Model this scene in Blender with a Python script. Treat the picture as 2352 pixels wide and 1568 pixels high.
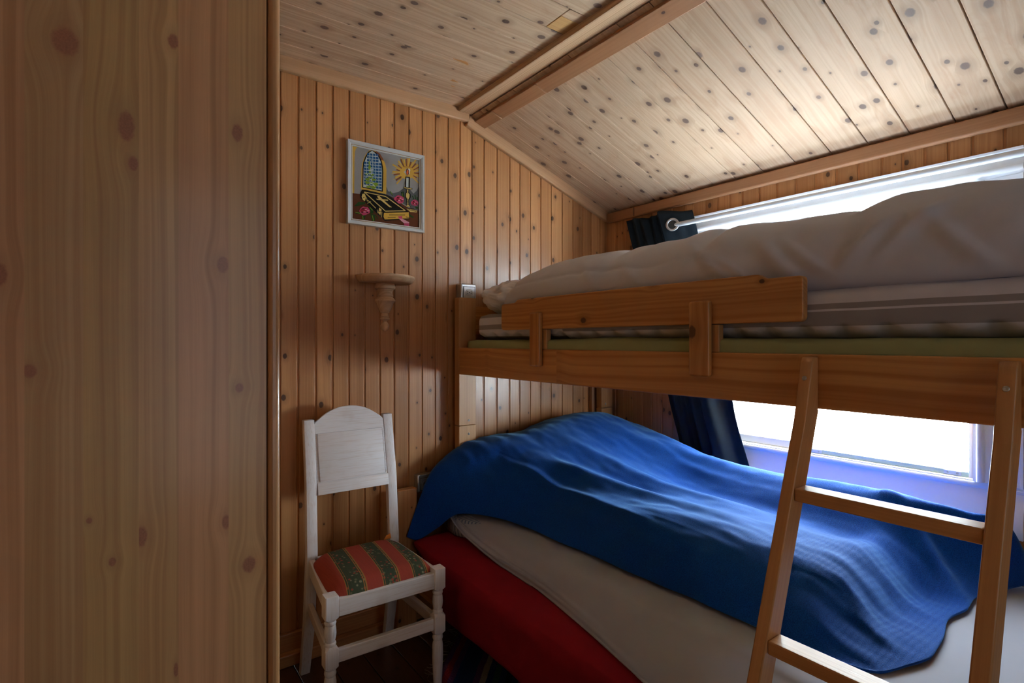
import bpy, bmesh, math, random
import numpy as np
from mathutils import Vector, Matrix, noise
from mathutils.geometry import tessellate_polygon

for o in list(bpy.data.objects): bpy.data.objects.remove(o, do_unlink=True)
S = bpy.context.scene
C = S.collection
rnd = random.Random(7)

# ------------------------------------------------------------------ camera, world, lights, exposure
H = 1.23
YAW = math.atan(906 / 1242)
cam_d = bpy.data.cameras.new('camera'); cam_d.sensor_width = 36.0; cam_d.lens = 36.0 * 1242 / 2352
cam_d.clip_start = 0.02
cam = bpy.data.objects.new('camera', cam_d); C.objects.link(cam)
cam.location = (0, 0, H); cam.rotation_euler = (math.pi / 2, 0, -YAW)
S.camera = cam

W = bpy.data.worlds.new('sky'); S.world = W; W.use_nodes = True
bg = W.node_tree.nodes['Background']
bg.inputs[0].default_value = (0.80, 0.93, 1.0, 1); bg.inputs[1].default_value = 28.0

por_d = bpy.data.lights.new('window_portal', 'AREA'); por_d.shape = 'RECTANGLE'; por_d.size = 1.10; por_d.size_y = 1.04
por_d.cycles.is_portal = True
por = bpy.data.objects.new('window_portal', por_d); C.objects.link(por)
por.location = (2.40, 1.07, 1.26); por.rotation_euler = (math.pi / 2, 0, math.pi / 2)   # -Z looks towards -X

# added fill light behind the camera, just inside the closed front wall
fill_d = bpy.data.lights.new('added_fill', 'AREA'); fill_d.shape = 'RECTANGLE'; fill_d.size = 0.8; fill_d.size_y = 1.7
fill_d.energy = 3.3; fill_d.color = (0.88, 0.95, 1.0)
fill_o = bpy.data.objects.new('added_fill', fill_d); C.objects.link(fill_o)
fill_o.location = (0.55, -1.28, 1.25); fill_o.rotation_euler = (math.pi / 2, 0, 0)             # -Z looks towards +Y

# high sun on the far side of the house: it only reaches the snowy ground outside the window
sun_d = bpy.data.lights.new('sun', 'SUN'); sun_d.energy = 80.0; sun_d.angle = 0.01; sun_d.color = (1.0, 0.97, 0.92)
sun = bpy.data.objects.new('sun', sun_d); C.objects.link(sun); sun.rotation_euler = (0, math.radians(-42), 0)

S.view_settings.view_transform = 'Standard'; S.view_settings.look = 'None'
S.view_settings.gamma = 1.0; S.view_settings.use_curve_mapping = False
S.view_settings.exposure = 0.45
S.cycles.max_bounces = 10; S.cycles.diffuse_bounces = 6; S.cycles.glossy_bounces = 4
S.cycles.transparent_max_bounces = 8; S.cycles.transmission_bounces = 4
S.cycles.sample_clamp_indirect = 8.0
S.cycles.caustics_reflective = False; S.cycles.caustics_refractive = False

# ------------------------------------------------------------------ helpers
def tag(o, label=None, cat=None, group=None, kind=None):
    if label: o['label'] = label
    if cat: o['category'] = cat
    if group: o['group'] = group
    if kind: o['kind'] = kind
    return o

def parent_to(o, parent, M):
    C.objects.link(o)
    if parent is not None:
        o.parent = parent
        o.matrix_parent_inverse = Matrix.Identity(4)
        o.matrix_basis = world_of(parent).inverted() @ M
    else:
        o.matrix_basis = M
    WORLD[o.name] = M.copy()
    return o
WORLD = {}
def world_of(o): return WORLD[o.name]

def empty(name, loc, rz=0.0):
    o = bpy.data.objects.new(name, None); o.empty_display_size = 0.1
    return parent_to(o, None, Matrix.Translation(loc) @ Matrix.Rotation(rz, 4, 'Z'))

def mesh_obj(name, bm, mats, parent=None, M=None, smooth=False):
    me = bpy.data.meshes.new(name)
    bm.to_mesh(me); bm.free()
    for m in (mats if isinstance(mats, (list, tuple)) else [mats]): me.materials.append(m)
    if smooth == 'box':
        for p in me.polygons: p.use_smooth = max(abs(c) for c in p.normal) < 0.9998
    elif smooth:
        for p in me.polygons: p.use_smooth = True
        if smooth == 'auto':
            me.set_sharp_from_angle(angle=math.radians(35))
    o = bpy.data.objects.new(name, me)
    return parent_to(o, parent, M if M is not None else Matrix.Identity(4))

def axes(p0, p1, wdir):
    """matrix: X from p0 to p1, Y about wdir, Z the rest; and the length"""
    p0 = Vector(p0); x = Vector(p1) - p0; L = x.length; x.normalize()
    y = Vector(wdir); y = (y - x * y.dot(x)).normalized(); z = x.cross(y)
    M = Matrix(((x.x, y.x, z.x, p0.x), (x.y, y.y, z.y, p0.y), (x.z, y.z, z.z, p0.z), (0, 0, 0, 1)))
    return M, L

def box_bm(x0, x1, y0, y1, z0, z1, bev=0.0, seg=2, bm=None):
    b = bmesh.new()
    v = [b.verts.new(c) for c in ((x0,y0,z0),(x1,y0,z0),(x1,y1,z0),(x0,y1,z0),(x0,y0,z1),(x1,y0,z1),(x1,y1,z1),(x0,y1,z1))]
    for f in ((0,3,2,1),(4,5,6,7),(0,1,5,4),(1,2,6,5),(2,3,7,6),(3,0,4,7)): b.faces.new([v[i] for i in f])
    if bev > 0: bmesh.ops.bevel(b, geom=b.edges[:], offset=bev, segments=seg, profile=0.5, affect='EDGES')
    if bm is None: return b
    join(bm, b); return bm

def join(dst, src, M=None):
    me = bpy.data.meshes.new('tmp'); 
    if M is not None: bmesh.ops.transform(src, matrix=M, verts=src.verts)
    src.to_mesh(me); src.free(); dst.from_mesh(me); bpy.data.meshes.remove(me)

def board(name, p0, p1, w, t, wdir, mat, parent=None, bev=0.002, seg=2):
    """plank from p0 to p1 (centre line), w wide along wdir, t thick; grain runs along it"""
    M, L = axes(p0, p1, wdir)
    return mesh_obj(name, box_bm(0, L, -w/2, w/2, -t/2, t/2, bev, seg), mat, parent, M, smooth='box')

def wbox(name, lo, hi, mat, parent=None, bev=0.0, grain='x', seg=2):
    """axis aligned box given by world corners; the grain axis becomes the local X"""
    lo = Vector(lo); hi = Vector(hi); c = (lo + hi) / 2; s = hi - lo
    if grain == 'x': M = Matrix.Translation((lo.x, c.y, c.z)); d = (s.x, s.y, s.z)
    elif grain == 'y':
        M = Matrix.Translation((c.x, lo.y, c.z)) @ Matrix.Rotation(math.pi/2, 4, 'Z'); d = (s.y, s.x, s.z)
    else:
        M, _ = axes((c.x, c.y, lo.z), (c.x, c.y, hi.z), (0, 1, 0) if s.y >= s.x else (1, 0, 0)); d = (s.z, max(s.x, s.y), min(s.x, s.y))
    return mesh_obj(name, box_bm(0, d[0], -d[1]/2, d[1]/2, -d[2]/2, d[2]/2, bev, seg), mat, parent, M, smooth='box')

def prism_bm(pts, t, bev=0.0, seg=2):
    """polygon pts in XY extruded by t in Z (centred)"""
    b = bmesh.new()
    lo = [b.verts.new((x, y, -t/2)) for x, y in pts]; hi = [b.verts.new((x, y, t/2)) for x, y in pts]
    n = len(pts)
    f1 = b.faces.new(hi); f0 = b.faces.new(lo[::-1])
    for i in range(n): b.faces.new((lo[i], lo[(i+1) % n], hi[(i+1) % n], hi[i]))
    bmesh.ops.recalc_face_normals(b, faces=b.faces[:])
    if bev > 0:
        ed = [e for e in b.edges if all(v in hi for v in e.verts) or all(v in lo for v in e.verts)]
        bmesh.ops.bevel(b, geom=ed, offset=bev, segments=seg, profile=0.5, affect='EDGES')
    bmesh.ops.triangulate(b, faces=[f for f in b.faces if len(f.verts) > 4])
    return b

def lathe_bm(prof, seg=24, half=False, bm=None):
    """prof: (r, z) revolved about Z; half keeps the y<=0 side"""
    b = bm or bmesh.new(); n = seg + 1 if half else seg
    rings = []
    for r, z in prof:
        rings.append([b.verts.new((r*math.cos(a), -r*math.sin(a), z)) for a in
                      [ (math.pi*i/seg if half else 2*math.pi*i/seg) for i in range(n)]])
    for a, c in zip(rings, rings[1:]):
        for i in range(n if not half else n-1):
            j = (i+1) % n
            b.faces.new((a[i], a[j], c[j], c[i]))
    for ring, rev in ((rings[0], True), (rings[-1], False)):
        if not half: b.faces.new(ring)
        else: b.faces.new(ring)
    if half:
        b.faces.new([r[0] for r in rings] + [r[-1] for r in rings[::-1]])
    bmesh.ops.recalc_face_normals(b, faces=b.faces[:])
    return b

def grid_bm(P):
    """P: array (m, n, 3)"""
    b = bmesh.new(); m, n = P.shape[:2]
    v = [[b.verts.new(P[i, j]) for j in range(n)] for i in range(m)]
    for i in range(m-1):
        for j in range(n-1): b.faces.new((v[i][j], v[i+1][j], v[i+1][j+1], v[i][j+1]))
    return b

def catmull(K, n):
    """resample the first axis of K (k, ..., 3) to n samples"""
    K = np.asarray(K, float); k = len(K); out = []
    for s in np.linspace(0, k-1, n):
        i = min(int(s), k-2); t = s - i
        p0, p1, p2, p3 = K[max(i-1, 0)], K[i], K[i+1], K[min(i+2, k-1)]
        m1 = (p2-p0)/2; m2 = (p3-p1)/2
        out.append((2*t**3-3*t**2+1)*p1 + (t**3-2*t**2+t)*m1 + (-2*t**3+3*t**2)*p2 + (t**3-t**2)*m2)
    return np.array(out)

def fit_rows(rows, m, n):
    """rows: list of (list of control points); returns (m, n, 3) smooth surface"""
    A = np.array(rows, float)
    A = catmull(A, m)
    return np.swapaxes(catmull(np.swapaxes(A, 0, 1), n), 0, 1)

def nz(x, y, z=0.0): return noise.noise(Vector((x, y, z)))

# ------------------------------------------------------------------ materials
class NT:
    def __init__(s, name):
        s.m = bpy.data.materials.new(name); s.m.use_nodes = True; s.t = s.m.node_tree
        s.b = s.t.nodes['Principled BSDF']
    def n(s, kind, **kw):
        x = s.t.nodes.new(kind)
        for k, v in kw.items(): setattr(x, k, v)
        return x
    def set(s, sock, v):
        if hasattr(v, 'is_linked'): s.t.links.new(v, sock)
        elif isinstance(v, (tuple, list)) and len(v) == 3 and sock.type == 'RGBA': sock.default_value = (*v, 1)
        else: sock.default_value = v
    def M(s, op, a, b=None, c=None, clamp=False):
        x = s.n('ShaderNodeMath', operation=op, use_clamp=clamp); s.set(x.inputs[0], a)
        if b is not None: s.set(x.inputs[1], b)
        if c is not None: s.set(x.inputs[2], c)
        return x.outputs[0]
    def xyz(s, v):
        x = s.n('ShaderNodeSeparateXYZ'); s.set(x.inputs[0], v); return x.outputs
    def vec(s, x=0.0, y=0.0, z=0.0):
        c = s.n('ShaderNodeCombineXYZ')
        for i, v in enumerate((x, y, z)): s.set(c.inputs[i], v)
        return c.outputs[0]
    def obj(s): return s.n('ShaderNodeTexCoord').outputs['Object']
    def rand(s): return s.n('ShaderNodeObjectInfo').outputs['Random']
    def noise(s, v, scale=1.0, detail=2.0, rough=0.5, dim='3D', dist=0.0):
        x = s.n('ShaderNodeTexNoise', noise_dimensions=dim); s.set(x.inputs['Vector'], v)
        x.inputs['Scale'].default_value = scale; x.inputs['Detail'].default_value = detail
        x.inputs['Roughness'].default_value = rough; x.inputs['Distortion'].default_value = dist
        return x.outputs[0]
    def smooth(s, v, a, b, o0=0.0, o1=1.0):
        x = s.n('ShaderNodeMapRange', interpolation_type='SMOOTHSTEP'); s.set(x.inputs[0], v)
        for i, q in enumerate((a, b, o0, o1)): s.set(x.inputs[i+1], q)
        return x.outputs[0]
    def mix(s, f, a, b, blend='MIX'):
        x = s.n('ShaderNodeMix', data_type='RGBA', blend_type=blend); s.set(x.inputs[0], f)
        s.set(x.inputs[6], a); s.set(x.inputs[7], b); return x.outputs[2]
    def ramp(s, v, stops, interp='LINEAR'):
        x = s.n('ShaderNodeValToRGB'); s.set(x.inputs[0], v); r = x.color_ramp; r.interpolation = interp
        while len(r.elements) < len(stops): r.elements.new(0.5)
        for e, (p, c) in zip(r.elements, stops): e.position = p; e.color = (*c, 1)
        return x.outputs[0]
    def bump(s, h, strength, dist=0.002):
        x = s.n('ShaderNodeBump'); x.inputs['Strength'].default_value = strength; x.inputs['Distance'].default_value = dist
        s.set(x.inputs['Height'], h); s.set(s.b.inputs['Normal'], x.outputs[0])
    def fin(s, col, rough=0.5, spec=0.5):
        s.set(s.b.inputs['Base Color'], col); s.set(s.b.inputs['Roughness'], rough)
        s.b.inputs['Specular IOR Level'].default_value = spec
        return s.m

def pine(name, base, late, knotc, rough=0.4, kx=4.5, ky=13.0, R=0.009, ring=170.0, contrast=0.5, var=0.25,
         knots=None, wave=0.006, spec=0.5, halo=0.35, kthr=0.0, smear=0.0, coat=0.0, rings_bump=0.15):
    """pine board: local X along the grain. knots: None = scattered, or a list of (x, y, rx, ry)"""
    N = NT(name); p = N.xyz(N.obj()); r = N.rand()
    ox = N.M('MULTIPLY', r, 37.0); X = N.M('ADD', p[0], ox)
    Y = N.M('ADD', p[1], N.M('MULTIPLY', r, 5.3)) if knots is None else p[1]
    Yf = N.M('ADD', Y, N.M('MULTIPLY', p[2], 0.9))
    g = Yf
    kmask = 0.0; hmask = 0.0
    if knots is None:
        q = N.vec(N.M('MULTIPLY', X, kx), N.M('MULTIPLY', Y, ky), N.M('MULTIPLY', r, 11.0))
        v = N.n('ShaderNodeTexVoronoi', voronoi_dimensions='2D', feature='F1'); N.set(v.inputs['Vector'], q)
        v.inputs['Scale'].default_value = 1.0
        pos = N.xyz(v.outputs['Position']); rc = N.xyz(v.outputs['Color'])
        dx = N.M('SUBTRACT', X, N.M('DIVIDE', pos[0], kx)); dy = N.M('SUBTRACT', Y, N.M('DIVIDE', pos[1], ky))
        sz = N.M('MULTIPLY', N.smooth(rc[0], kthr, 1.0, 0.25, 1.0), R)
        # wobble of the outline
        wob = N.M('MULTIPLY', N.M('SUBTRACT', N.noise(N.vec(X, Y, 0.0), 160.0, 2.0), 0.5), 0.35)
        dd = N.M('SQRT', N.M('ADD', N.M('POWER', N.M('MULTIPLY', dx, 0.8), 2.0), N.M('POWER', N.M('MULTIPLY', dy, 1.1), 2.0)))
        dn = N.M('ADD', N.M('DIVIDE', dd, sz), wob)
        on = N.M('GREATER_THAN', rc[0], kthr)
        kmask = N.M('MULTIPLY', N.smooth(dn, 0.75, 1.15, 1.0, 0.0), on)
        hmask = N.M('MULTIPLY', N.smooth(dn, 0.8, 3.4, 1.0, 0.0), on)
        e = N.M('EXPONENT', N.M('MULTIPLY', N.M('ADD', N.M('POWER', N.M('DIVIDE', dx, N.M('MULTIPLY', sz, 3.5)), 2.0),
                                                   N.M('POWER', N.M('DIVIDE', dy, N.M('MULTIPLY', sz, 2.2)), 2.0)), -1.0))
        g = N.M('SUBTRACT', g, N.M('MULTIPLY', N.M('MULTIPLY', dy, e), N.M('MULTIPLY', on, 0.85)))
        rings = N.M('SINE', N.M('MULTIPLY', dd, 1600.0))
    else:
        rings = 0.0
        for (a, b_, rx, ry) in knots:
            dx = N.M('SUBTRACT', p[0], a); dy = N.M('SUBTRACT', p[1], b_)
            wob = N.M('MULTIPLY', N.M('SUBTRACT', N.noise(N.vec(p[0], p[1], 0.0), 130.0, 3.0), 0.5), 0.45)
            dn = N.M('ADD', N.M('SQRT', N.M('ADD', N.M('POWER', N.M('DIVIDE', dx, rx), 2.0), N.M('POWER', N.M('DIVIDE', dy, ry), 2.0))), wob)
            kmask = N.M('MAXIMUM', kmask, N.smooth(dn, 0.7, 1.15, 1.0, 0.0))
            hmask = N.M('MAXIMUM', hmask, N.smooth(dn, 0.8, 2.8, 1.0, 0.0))
            e = N.M('EXPONENT', N.M('MULTIPLY', N.M('ADD', N.M('POWER', N.M('DIVIDE', dx, rx*2.8), 2.0), N.M('POWER', N.M('DIVIDE', dy, ry*3.0), 2.0)), -1.0))
            g = N.M('SUBTRACT', g, N.M('MULTIPLY', N.M('MULTIPLY', dy, e), 0.85))
    # slow wander of the rings along the board -> cathedrals
    wn = N.M('SUBTRACT', N.noise(N.vec(N.M('MULTIPLY', X, 1.6), N.M('MULTIPLY', Y, 9.0), r), 1.0, 1.0), 0.5)
    g = N.M('ADD', g, N.M('MULTIPLY', wn, wave * 4.0))
    band = N.noise(N.vec(N.M('MULTIPLY', X, 0.35), N.M('MULTIPLY', g, ring), N.M('MULTIPLY', r, 9.0)), 1.0, 1.5, 0.55)
    band = N.smooth(band, 0.36, 0.70)
    fib = N.noise(N.vec(N.M('MULTIPLY', X, 6.0), N.M('MULTIPLY', g, 900.0), r), 1.0, 2.0, 0.6)
    broad = N.noise(N.vec(N.M('MULTIPLY', X, 1.2), N.M('MULTIPLY', g, 26.0), N.M('MULTIPLY', r, 3.0)), 1.0, 2.0)
    col = N.mix(N.M('MULTIPLY', band, contrast), base, late)
    col = N.mix(N.M('MULTIPLY', N.smooth(broad, 0.35, 0.75), contrast * 0.7), col, late)
    k = N.M('ADD', 1.0 - var/2, N.M('MULTIPLY', N.M('FRACT', N.M('MULTIPLY', r, 7.31)), var))
    k = N.M('MULTIPLY', k, N.M('ADD', 0.9, N.M('MULTIPLY', fib, 0.2)))
    col = N.mix(1.0, col, N.vec(k, N.M('POWER', k, 1.15), N.M('POWER', k, 1.35)), 'MULTIPLY')
    if smear:
        sm = N.noise(N.vec(N.M('MULTIPLY', X, 4.0), N.M('MULTIPLY', Y, 16.0), N.M('MULTIPLY', r, 50.0)), 1.0, 4.0, 0.65, dist=1.0)
        col = N.mix(N.M('MULTIPLY', N.smooth(sm, 0.5, 0.8), smear), col, late)
    col = N.mix(N.M('MULTIPLY', hmask, halo), col, tuple(0.5*a+0.5*b for a, b in zip(late, knotc)))
    kc = N.mix(N.noise(N.vec(X, Y, 0.0), 300.0, 1.0), knotc, tuple(c*1.9 for c in knotc))
    col = N.mix(N.M('MULTIPLY', kmask, 0.92), col, kc)
    N.bump(N.M('ADD', N.M('MULTIPLY', band, -0.5), N.M('MULTIPLY', fib, 0.5)), rings_bump, 0.001)
    if coat:
        N.b.inputs['Coat Weight'].default_value = coat; N.b.inputs['Coat Roughness'].default_value = 0.18
    return N.fin(col, rough, spec)

def plain(name, col, rough=0.5, metal=0.0, spec=0.5, nscale=0.0, namt=0.1, bump=0.0, bscale=200.0):
    N = NT(name); c = col
    if nscale:
        v = N.noise(N.obj(), nscale, 3.0)
        k = N.M('ADD', 1.0 - namt, N.M('MULTIPLY', v, 2*namt)); c = N.mix(1.0, col, N.vec(k, k, k), 'MULTIPLY')
    if bump: N.bump(N.noise(N.obj(), bscale, 3.0), bump, 0.002)
    N.b.inputs['Metallic'].default_value = metal
    return N.fin(c, rough, spec)

def cloth(name, col, rough=0.9, weave=0.25, wscale=900.0, sheen=0.0, sheen_tint=(1, 1, 1), wr=0.0, wrs=12.0, namt=0.06, spec=0.2):
    N = NT(name); o = N.obj()
    v = N.noise(o, 14.0, 4.0); k = N.M('ADD', 1.0 - namt, N.M('MULTIPLY', v, 2*namt))
    c = N.mix(1.0, col, N.vec(k, k, k), 'MULTIPLY')
    h = N.noise(o, wscale, 2.0)
    if wr: h = N.M('ADD', N.M('MULTIPLY', h, 0.15), N.M('MULTIPLY', N.noise(o, wrs, 3.0, 0.55, dist=0.6), wr))
    N.bump(h, weave, 0.004 if wr else 0.0015)
    N.b.inputs['Sheen Weight'].default_value = sheen; N.b.inputs['Sheen Roughness'].default_value = 0.4
    N.b.inputs['Sheen Tint'].default_value = (*sheen_tint, 1)
    return N.fin(c, rough, spec)

m_wall = pine('wall_pine', (0.47, 0.232, 0.092), (0.33, 0.130, 0.042), (0.035, 0.014, 0.007), rough=0.36, kx=5.5, ky=12.0, R=0.0105, kthr=0.12,
              contrast=0.55, var=0.34, halo=0.40, wave=0.004, ring=150.0, coat=0.15)
m_groove = plain('groove_pine', (0.42, 0.175, 0.055), 0.45)
m_ceil = pine('ceiling_pine', (0.60, 0.445, 0.300), (0.40, 0.245, 0.140), (0.07, 0.042, 0.032), rough=0.6, spec=0.3, kx=7.0, ky=13.0, R=0.0135, kthr=0.30,
              contrast=0.50, var=0.18, halo=0.42, wave=0.007, ring=110.0, smear=0.75)
m_trim = pine('trim_pine', (0.50, 0.295, 0.155), (0.38, 0.20, 0.09), (0.06, 0.03, 0.02), rough=0.5, kx=3.0, ky=10.0, R=0.006, kthr=0.45,
              contrast=0.4, var=0.12, halo=0.3, wave=0.004, ring=130.0)
m_trim_r = pine('trim_dark_pine', (0.40, 0.20, 0.095), (0.30, 0.135, 0.055), (0.05, 0.022, 0.015), rough=0.45, kx=3.0, ky=10.0, R=0.006, kthr=0.45,
              contrast=0.4, var=0.1, halo=0.3, wave=0.004, ring=130.0)
m_bunk = pine('bunk_pine', (0.60, 0.300, 0.095), (0.36, 0.130, 0.030), (0.06, 0.02, 0.008), rough=0.33, kx=3.6, ky=8.0, R=0.015, kthr=0.30,
              contrast=0.80, var=0.10, halo=0.40, wave=0.014, ring=70.0, coat=0.2)
m_ladder = pine('ladder_pine', (0.56, 0.290, 0.110), (0.40, 0.170, 0.050), (0.08, 0.028, 0.012), rough=0.35, kx=1.6, ky=12.0, R=0.006, kthr=0.5,
              contrast=0.35, var=0.08, halo=0.25, wave=0.004, ring=110.0, coat=0.2)
m_post = pine('post_pine', (0.50, 0.27, 0.11), (0.37, 0.17, 0.055), (0.07, 0.03, 0.015), rough=0.42, kx=2.0, ky=9.0, R=0.006, kthr=0.6,
              contrast=0.5, var=0.08, halo=0.25, wave=0.006, ring=170.0)
m_beam = pine('ridge_beam_pine', (0.62, 0.42, 0.25), (0.42, 0.25, 0.13), (0.1, 0.05, 0.03), rough=0.5, kx=2.0, ky=10.0, R=0.004, kthr=0.8, contrast=0.8, var=0.05, ring=260.0, wave=0.002)
m_shelf = pine('shelf_pine', (0.64, 0.44, 0.28), (0.46, 0.27, 0.14), (0.10, 0.05, 0.03), rough=0.55, kx=2.0, ky=4.0, R=0.002, kthr=0.9,
              contrast=0.55, var=0.05, halo=0.1, wave=0.01, ring=120.0)
m_floor = pine('floor_boards', (0.10, 0.042, 0.018), (0.06, 0.022, 0.009), (0.02, 0.008, 0.004), rough=0.35, contrast=0.5, var=0.25)
m_white = plain('window_paint', (0.86, 0.90, 0.93), 0.35, nscale=9.0, namt=0.03)
m_alu = plain('curtain_rod_enamel', (0.74, 0.80, 0.84), 0.22, metal=0.15)
m_chrome = plain('brushed_steel', (0.62, 0.64, 0.66), 0.28, metal=0.9)
m_steel2 = plain('screw_steel', (0.55, 0.53, 0.50), 0.35, metal=0.9)
m_dark = plain('dark_recess', (0.015, 0.013, 0.012), 0.6)
m_green = cloth('green_fabric', (0.30, 0.325, 0.155), 0.9, 0.15, 700.0)
m_navy = cloth('navy_curtain', (0.010, 0.017, 0.024), 0.8, 0.3, 1100.0, sheen=0.06, sheen_tint=(0.6, 0.8, 1.0))
m_duvet = cloth('white_duvet_cotton', (0.63, 0.655, 0.76), 0.85, 0.35, 1200.0, wr=0.7, wrs=9.0, namt=0.03)
m_pillow = cloth('white_pillow_cotton', (0.74, 0.73, 0.75), 0.8, 0.25, 1200.0, wr=0.4, wrs=12.0, namt=0.03)
m_sheet = cloth('grey_sheet_cotton', (0.37, 0.385, 0.47), 0.85, 0.22, 900.0, wr=0.35, wrs=10.0, namt=0.04)
m_red = cloth('red_fabric', (0.24, 0.005, 0.014), 0.85, 0.25, 700.0, wr=0.4, wrs=9.0, namt=0.14)
m_out = plain('terrace_snow', (0.75, 0.78, 0.80), 0.9)

def m_whitewash():
    N = NT('whitewash_pine'); p = N.xyz(N.obj()); r = N.rand()
    v = N.vec(N.M('MULTIPLY', N.M('ADD', p[0], N.M('MULTIPLY', r, 9.0)), 7.0), N.M('MULTIPLY', p[1], 240.0), N.M('MULTIPLY', p[2], 240.0))
    a = N.noise(v, 1.0, 3.0, 0.6); b = N.noise(N.obj(), 11.0, 3.0)
    c = N.mix(N.smooth(a, 0.45, 0.8, 0.0, 0.55), (0.74, 0.715, 0.735), (0.52, 0.39, 0.32))
    c = N.mix(N.smooth(b, 0.55, 0.8, 0.0, 0.4), c, (0.50, 0.38, 0.33))
    N.bump(a, 0.25, 0.0008)
    return N.fin(c, 0.45, 0.4)
m_ww = m_whitewash()

def m_blanket_():
    N = NT('blue_fleece'); o = N.obj(); p = N.xyz(o)
    n1 = N.noise(o, 420.0, 3.0, 0.7); n2 = N.noise(o, 7.0, 3.0)
    c = N.mix(N.smooth(n1, 0.3, 0.75), (0.0015, 0.034, 0.215), (0.003, 0.090, 0.50))
    c = N.mix(N.smooth(n2, 0.4, 0.8, 0.0, 0.25), c, (0.006, 0.045, 0.17))
    rib = N.M('SINE', N.M('MULTIPLY', N.M('ADD', p[1], N.M('MULTIPLY', N.noise(o, 9.0, 2.0), 0.012)), 2*math.pi/0.0135))
    amt = N.smooth(p[1], -0.85, -0.25, 0.12, 0.0)
    h = N.M('ADD', N.M('MULTIPLY', n1, 0.35), N.M('MULTIPLY', rib, amt))
    N.bump(h, 0.55, 0.004)
    N.b.inputs['Sheen Weight'].default_value = 0.55; N.b.inputs['Sheen Roughness'].default_value = 0.35
    N.b.inputs['Sheen Tint'].default_value = (0.30, 0.62, 1.0, 1)
    return N.fin(c, 0.85, 0.15)
m_blanket = m_blanket_()

def m_striped_mattress():
    N = NT('striped_mattress_cotton'); p = N.xyz(N.obj())      # local z 0..1 of height in world metres, y = world y
    wz = N.M('SUBTRACT', N.M('ADD', p[2], N.M('MULTIPLY', N.M('SUBTRACT', N.noise(N.vec(0.0, N.M('MULTIPLY', p[1], 3.0), 0.0), 1.0, 1.0), 0.5), 0.008)), 0.0)
    v = N.M('DIVIDE', wz, 0.10)
    wh = (0.64, 0.64, 0.72); gr = (0.31, 0.295, 0.31)
    A = N.ramp(v, [(0.0, wh), (0.20, gr), (0.53, wh), (0.575, gr), (0.70, wh)], 'CONSTANT')
    B = N.ramp(v, [(0.0, gr), (0.06, wh), (0.35, gr), (0.55, wh), (0.85, gr)], 'CONSTANT')
    c = N.mix(N.M('GREATER_THAN', p[1], 1.45), A, B)
    N.bump(N.noise(N.obj(), 18.0, 3.0), 0.5, 0.006)
    return N.fin(c, 0.9, 0.2)
m_smat = m_striped_mattress()

def m_blue_tick():
    N = NT('blue_ticking'); p = N.xyz(N.obj())
    s = N.M('SINE', N.M('MULTIPLY', p[1], 2*math.pi/0.016))
    return N.fin(N.mix(N.smooth(s, 0.2, 0.5), (0.34, 0.37, 0.44), (0.13, 0.17, 0.28)), 0.9, 0.2)
m_tick = m_blue_tick()

def m_seat_fabric():
    N = NT('striped_seat_fabric'); o = N.obj(); p = N.xyz(o)    # local x across the seat 0..0.37
    t = N.M('DIVIDE', N.M('ADD', p[0], N.M('MULTIPLY', p[1], -0.10)), 0.37)
    red = (0.33, 0.050, 0.032); grn = (0.050, 0.066, 0.036); och = (0.36, 0.17, 0.045)
    st = [(0.0, red)]
    for a, b in ((0.13, 0.31), (0.45, 0.615), (0.735, 0.895)):
        st += [(a, och), (a+0.010, grn), (a+0.020, och), (a+0.026, grn), (b-0.026, och), (b-0.020, grn), (b-0.010, och), (b, red)]
    c = N.ramp(t, st, 'CONSTANT')
    isg = N.M('LESS_THAN', N.n('ShaderNodeSeparateColor').outputs[0], 9.0)
    sc = N.n('ShaderNodeSeparateColor'); N.set(sc.inputs[0], c); isg = N.M('LESS_THAN', sc.outputs[0], 0.1)
    v = N.n('ShaderNodeTexVoronoi', feature='F1'); N.set(v.inputs['Vector'], o); v.inputs['Scale'].default_value = 75.0
    vc = N.n('ShaderNodeSeparateColor'); N.set(vc.inputs[0], v.outputs['Color'])
    dot = N.smooth(v.outputs['Distance'], 0.25, 0.42, 1.0, 0.0)
    fc = N.ramp(vc.outputs[0], [(0.0, (0.42, 0.06, 0.04)), (0.28, (0.30, 0.27, 0.17)), (0.45, (0.16, 0.17, 0.09)), (0.7, (0.33, 0.10, 0.06)), (0.8, grn)], 'CONSTANT')
    c = N.mix(N.M('MULTIPLY', N.M('MULTIPLY', dot, isg), 0.7), c, fc)
    k = N.noise(N.vec(N.M('MULTIPLY', p[0], 260.0), N.M('MULTIPLY', p[1], 6.0), 0.0), 1.0, 2.0)
    kk = N.M('ADD', 0.82, N.M('MULTIPLY', k, 0.36)); c = N.mix(1.0, c, N.vec(kk, kk, kk), 'MULTIPLY')
    N.bump(N.noise(o, 900.0, 2.0), 0.3, 0.001)
    return N.fin(c, 0.8, 0.25)
m_seat = m_seat_fabric()

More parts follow.
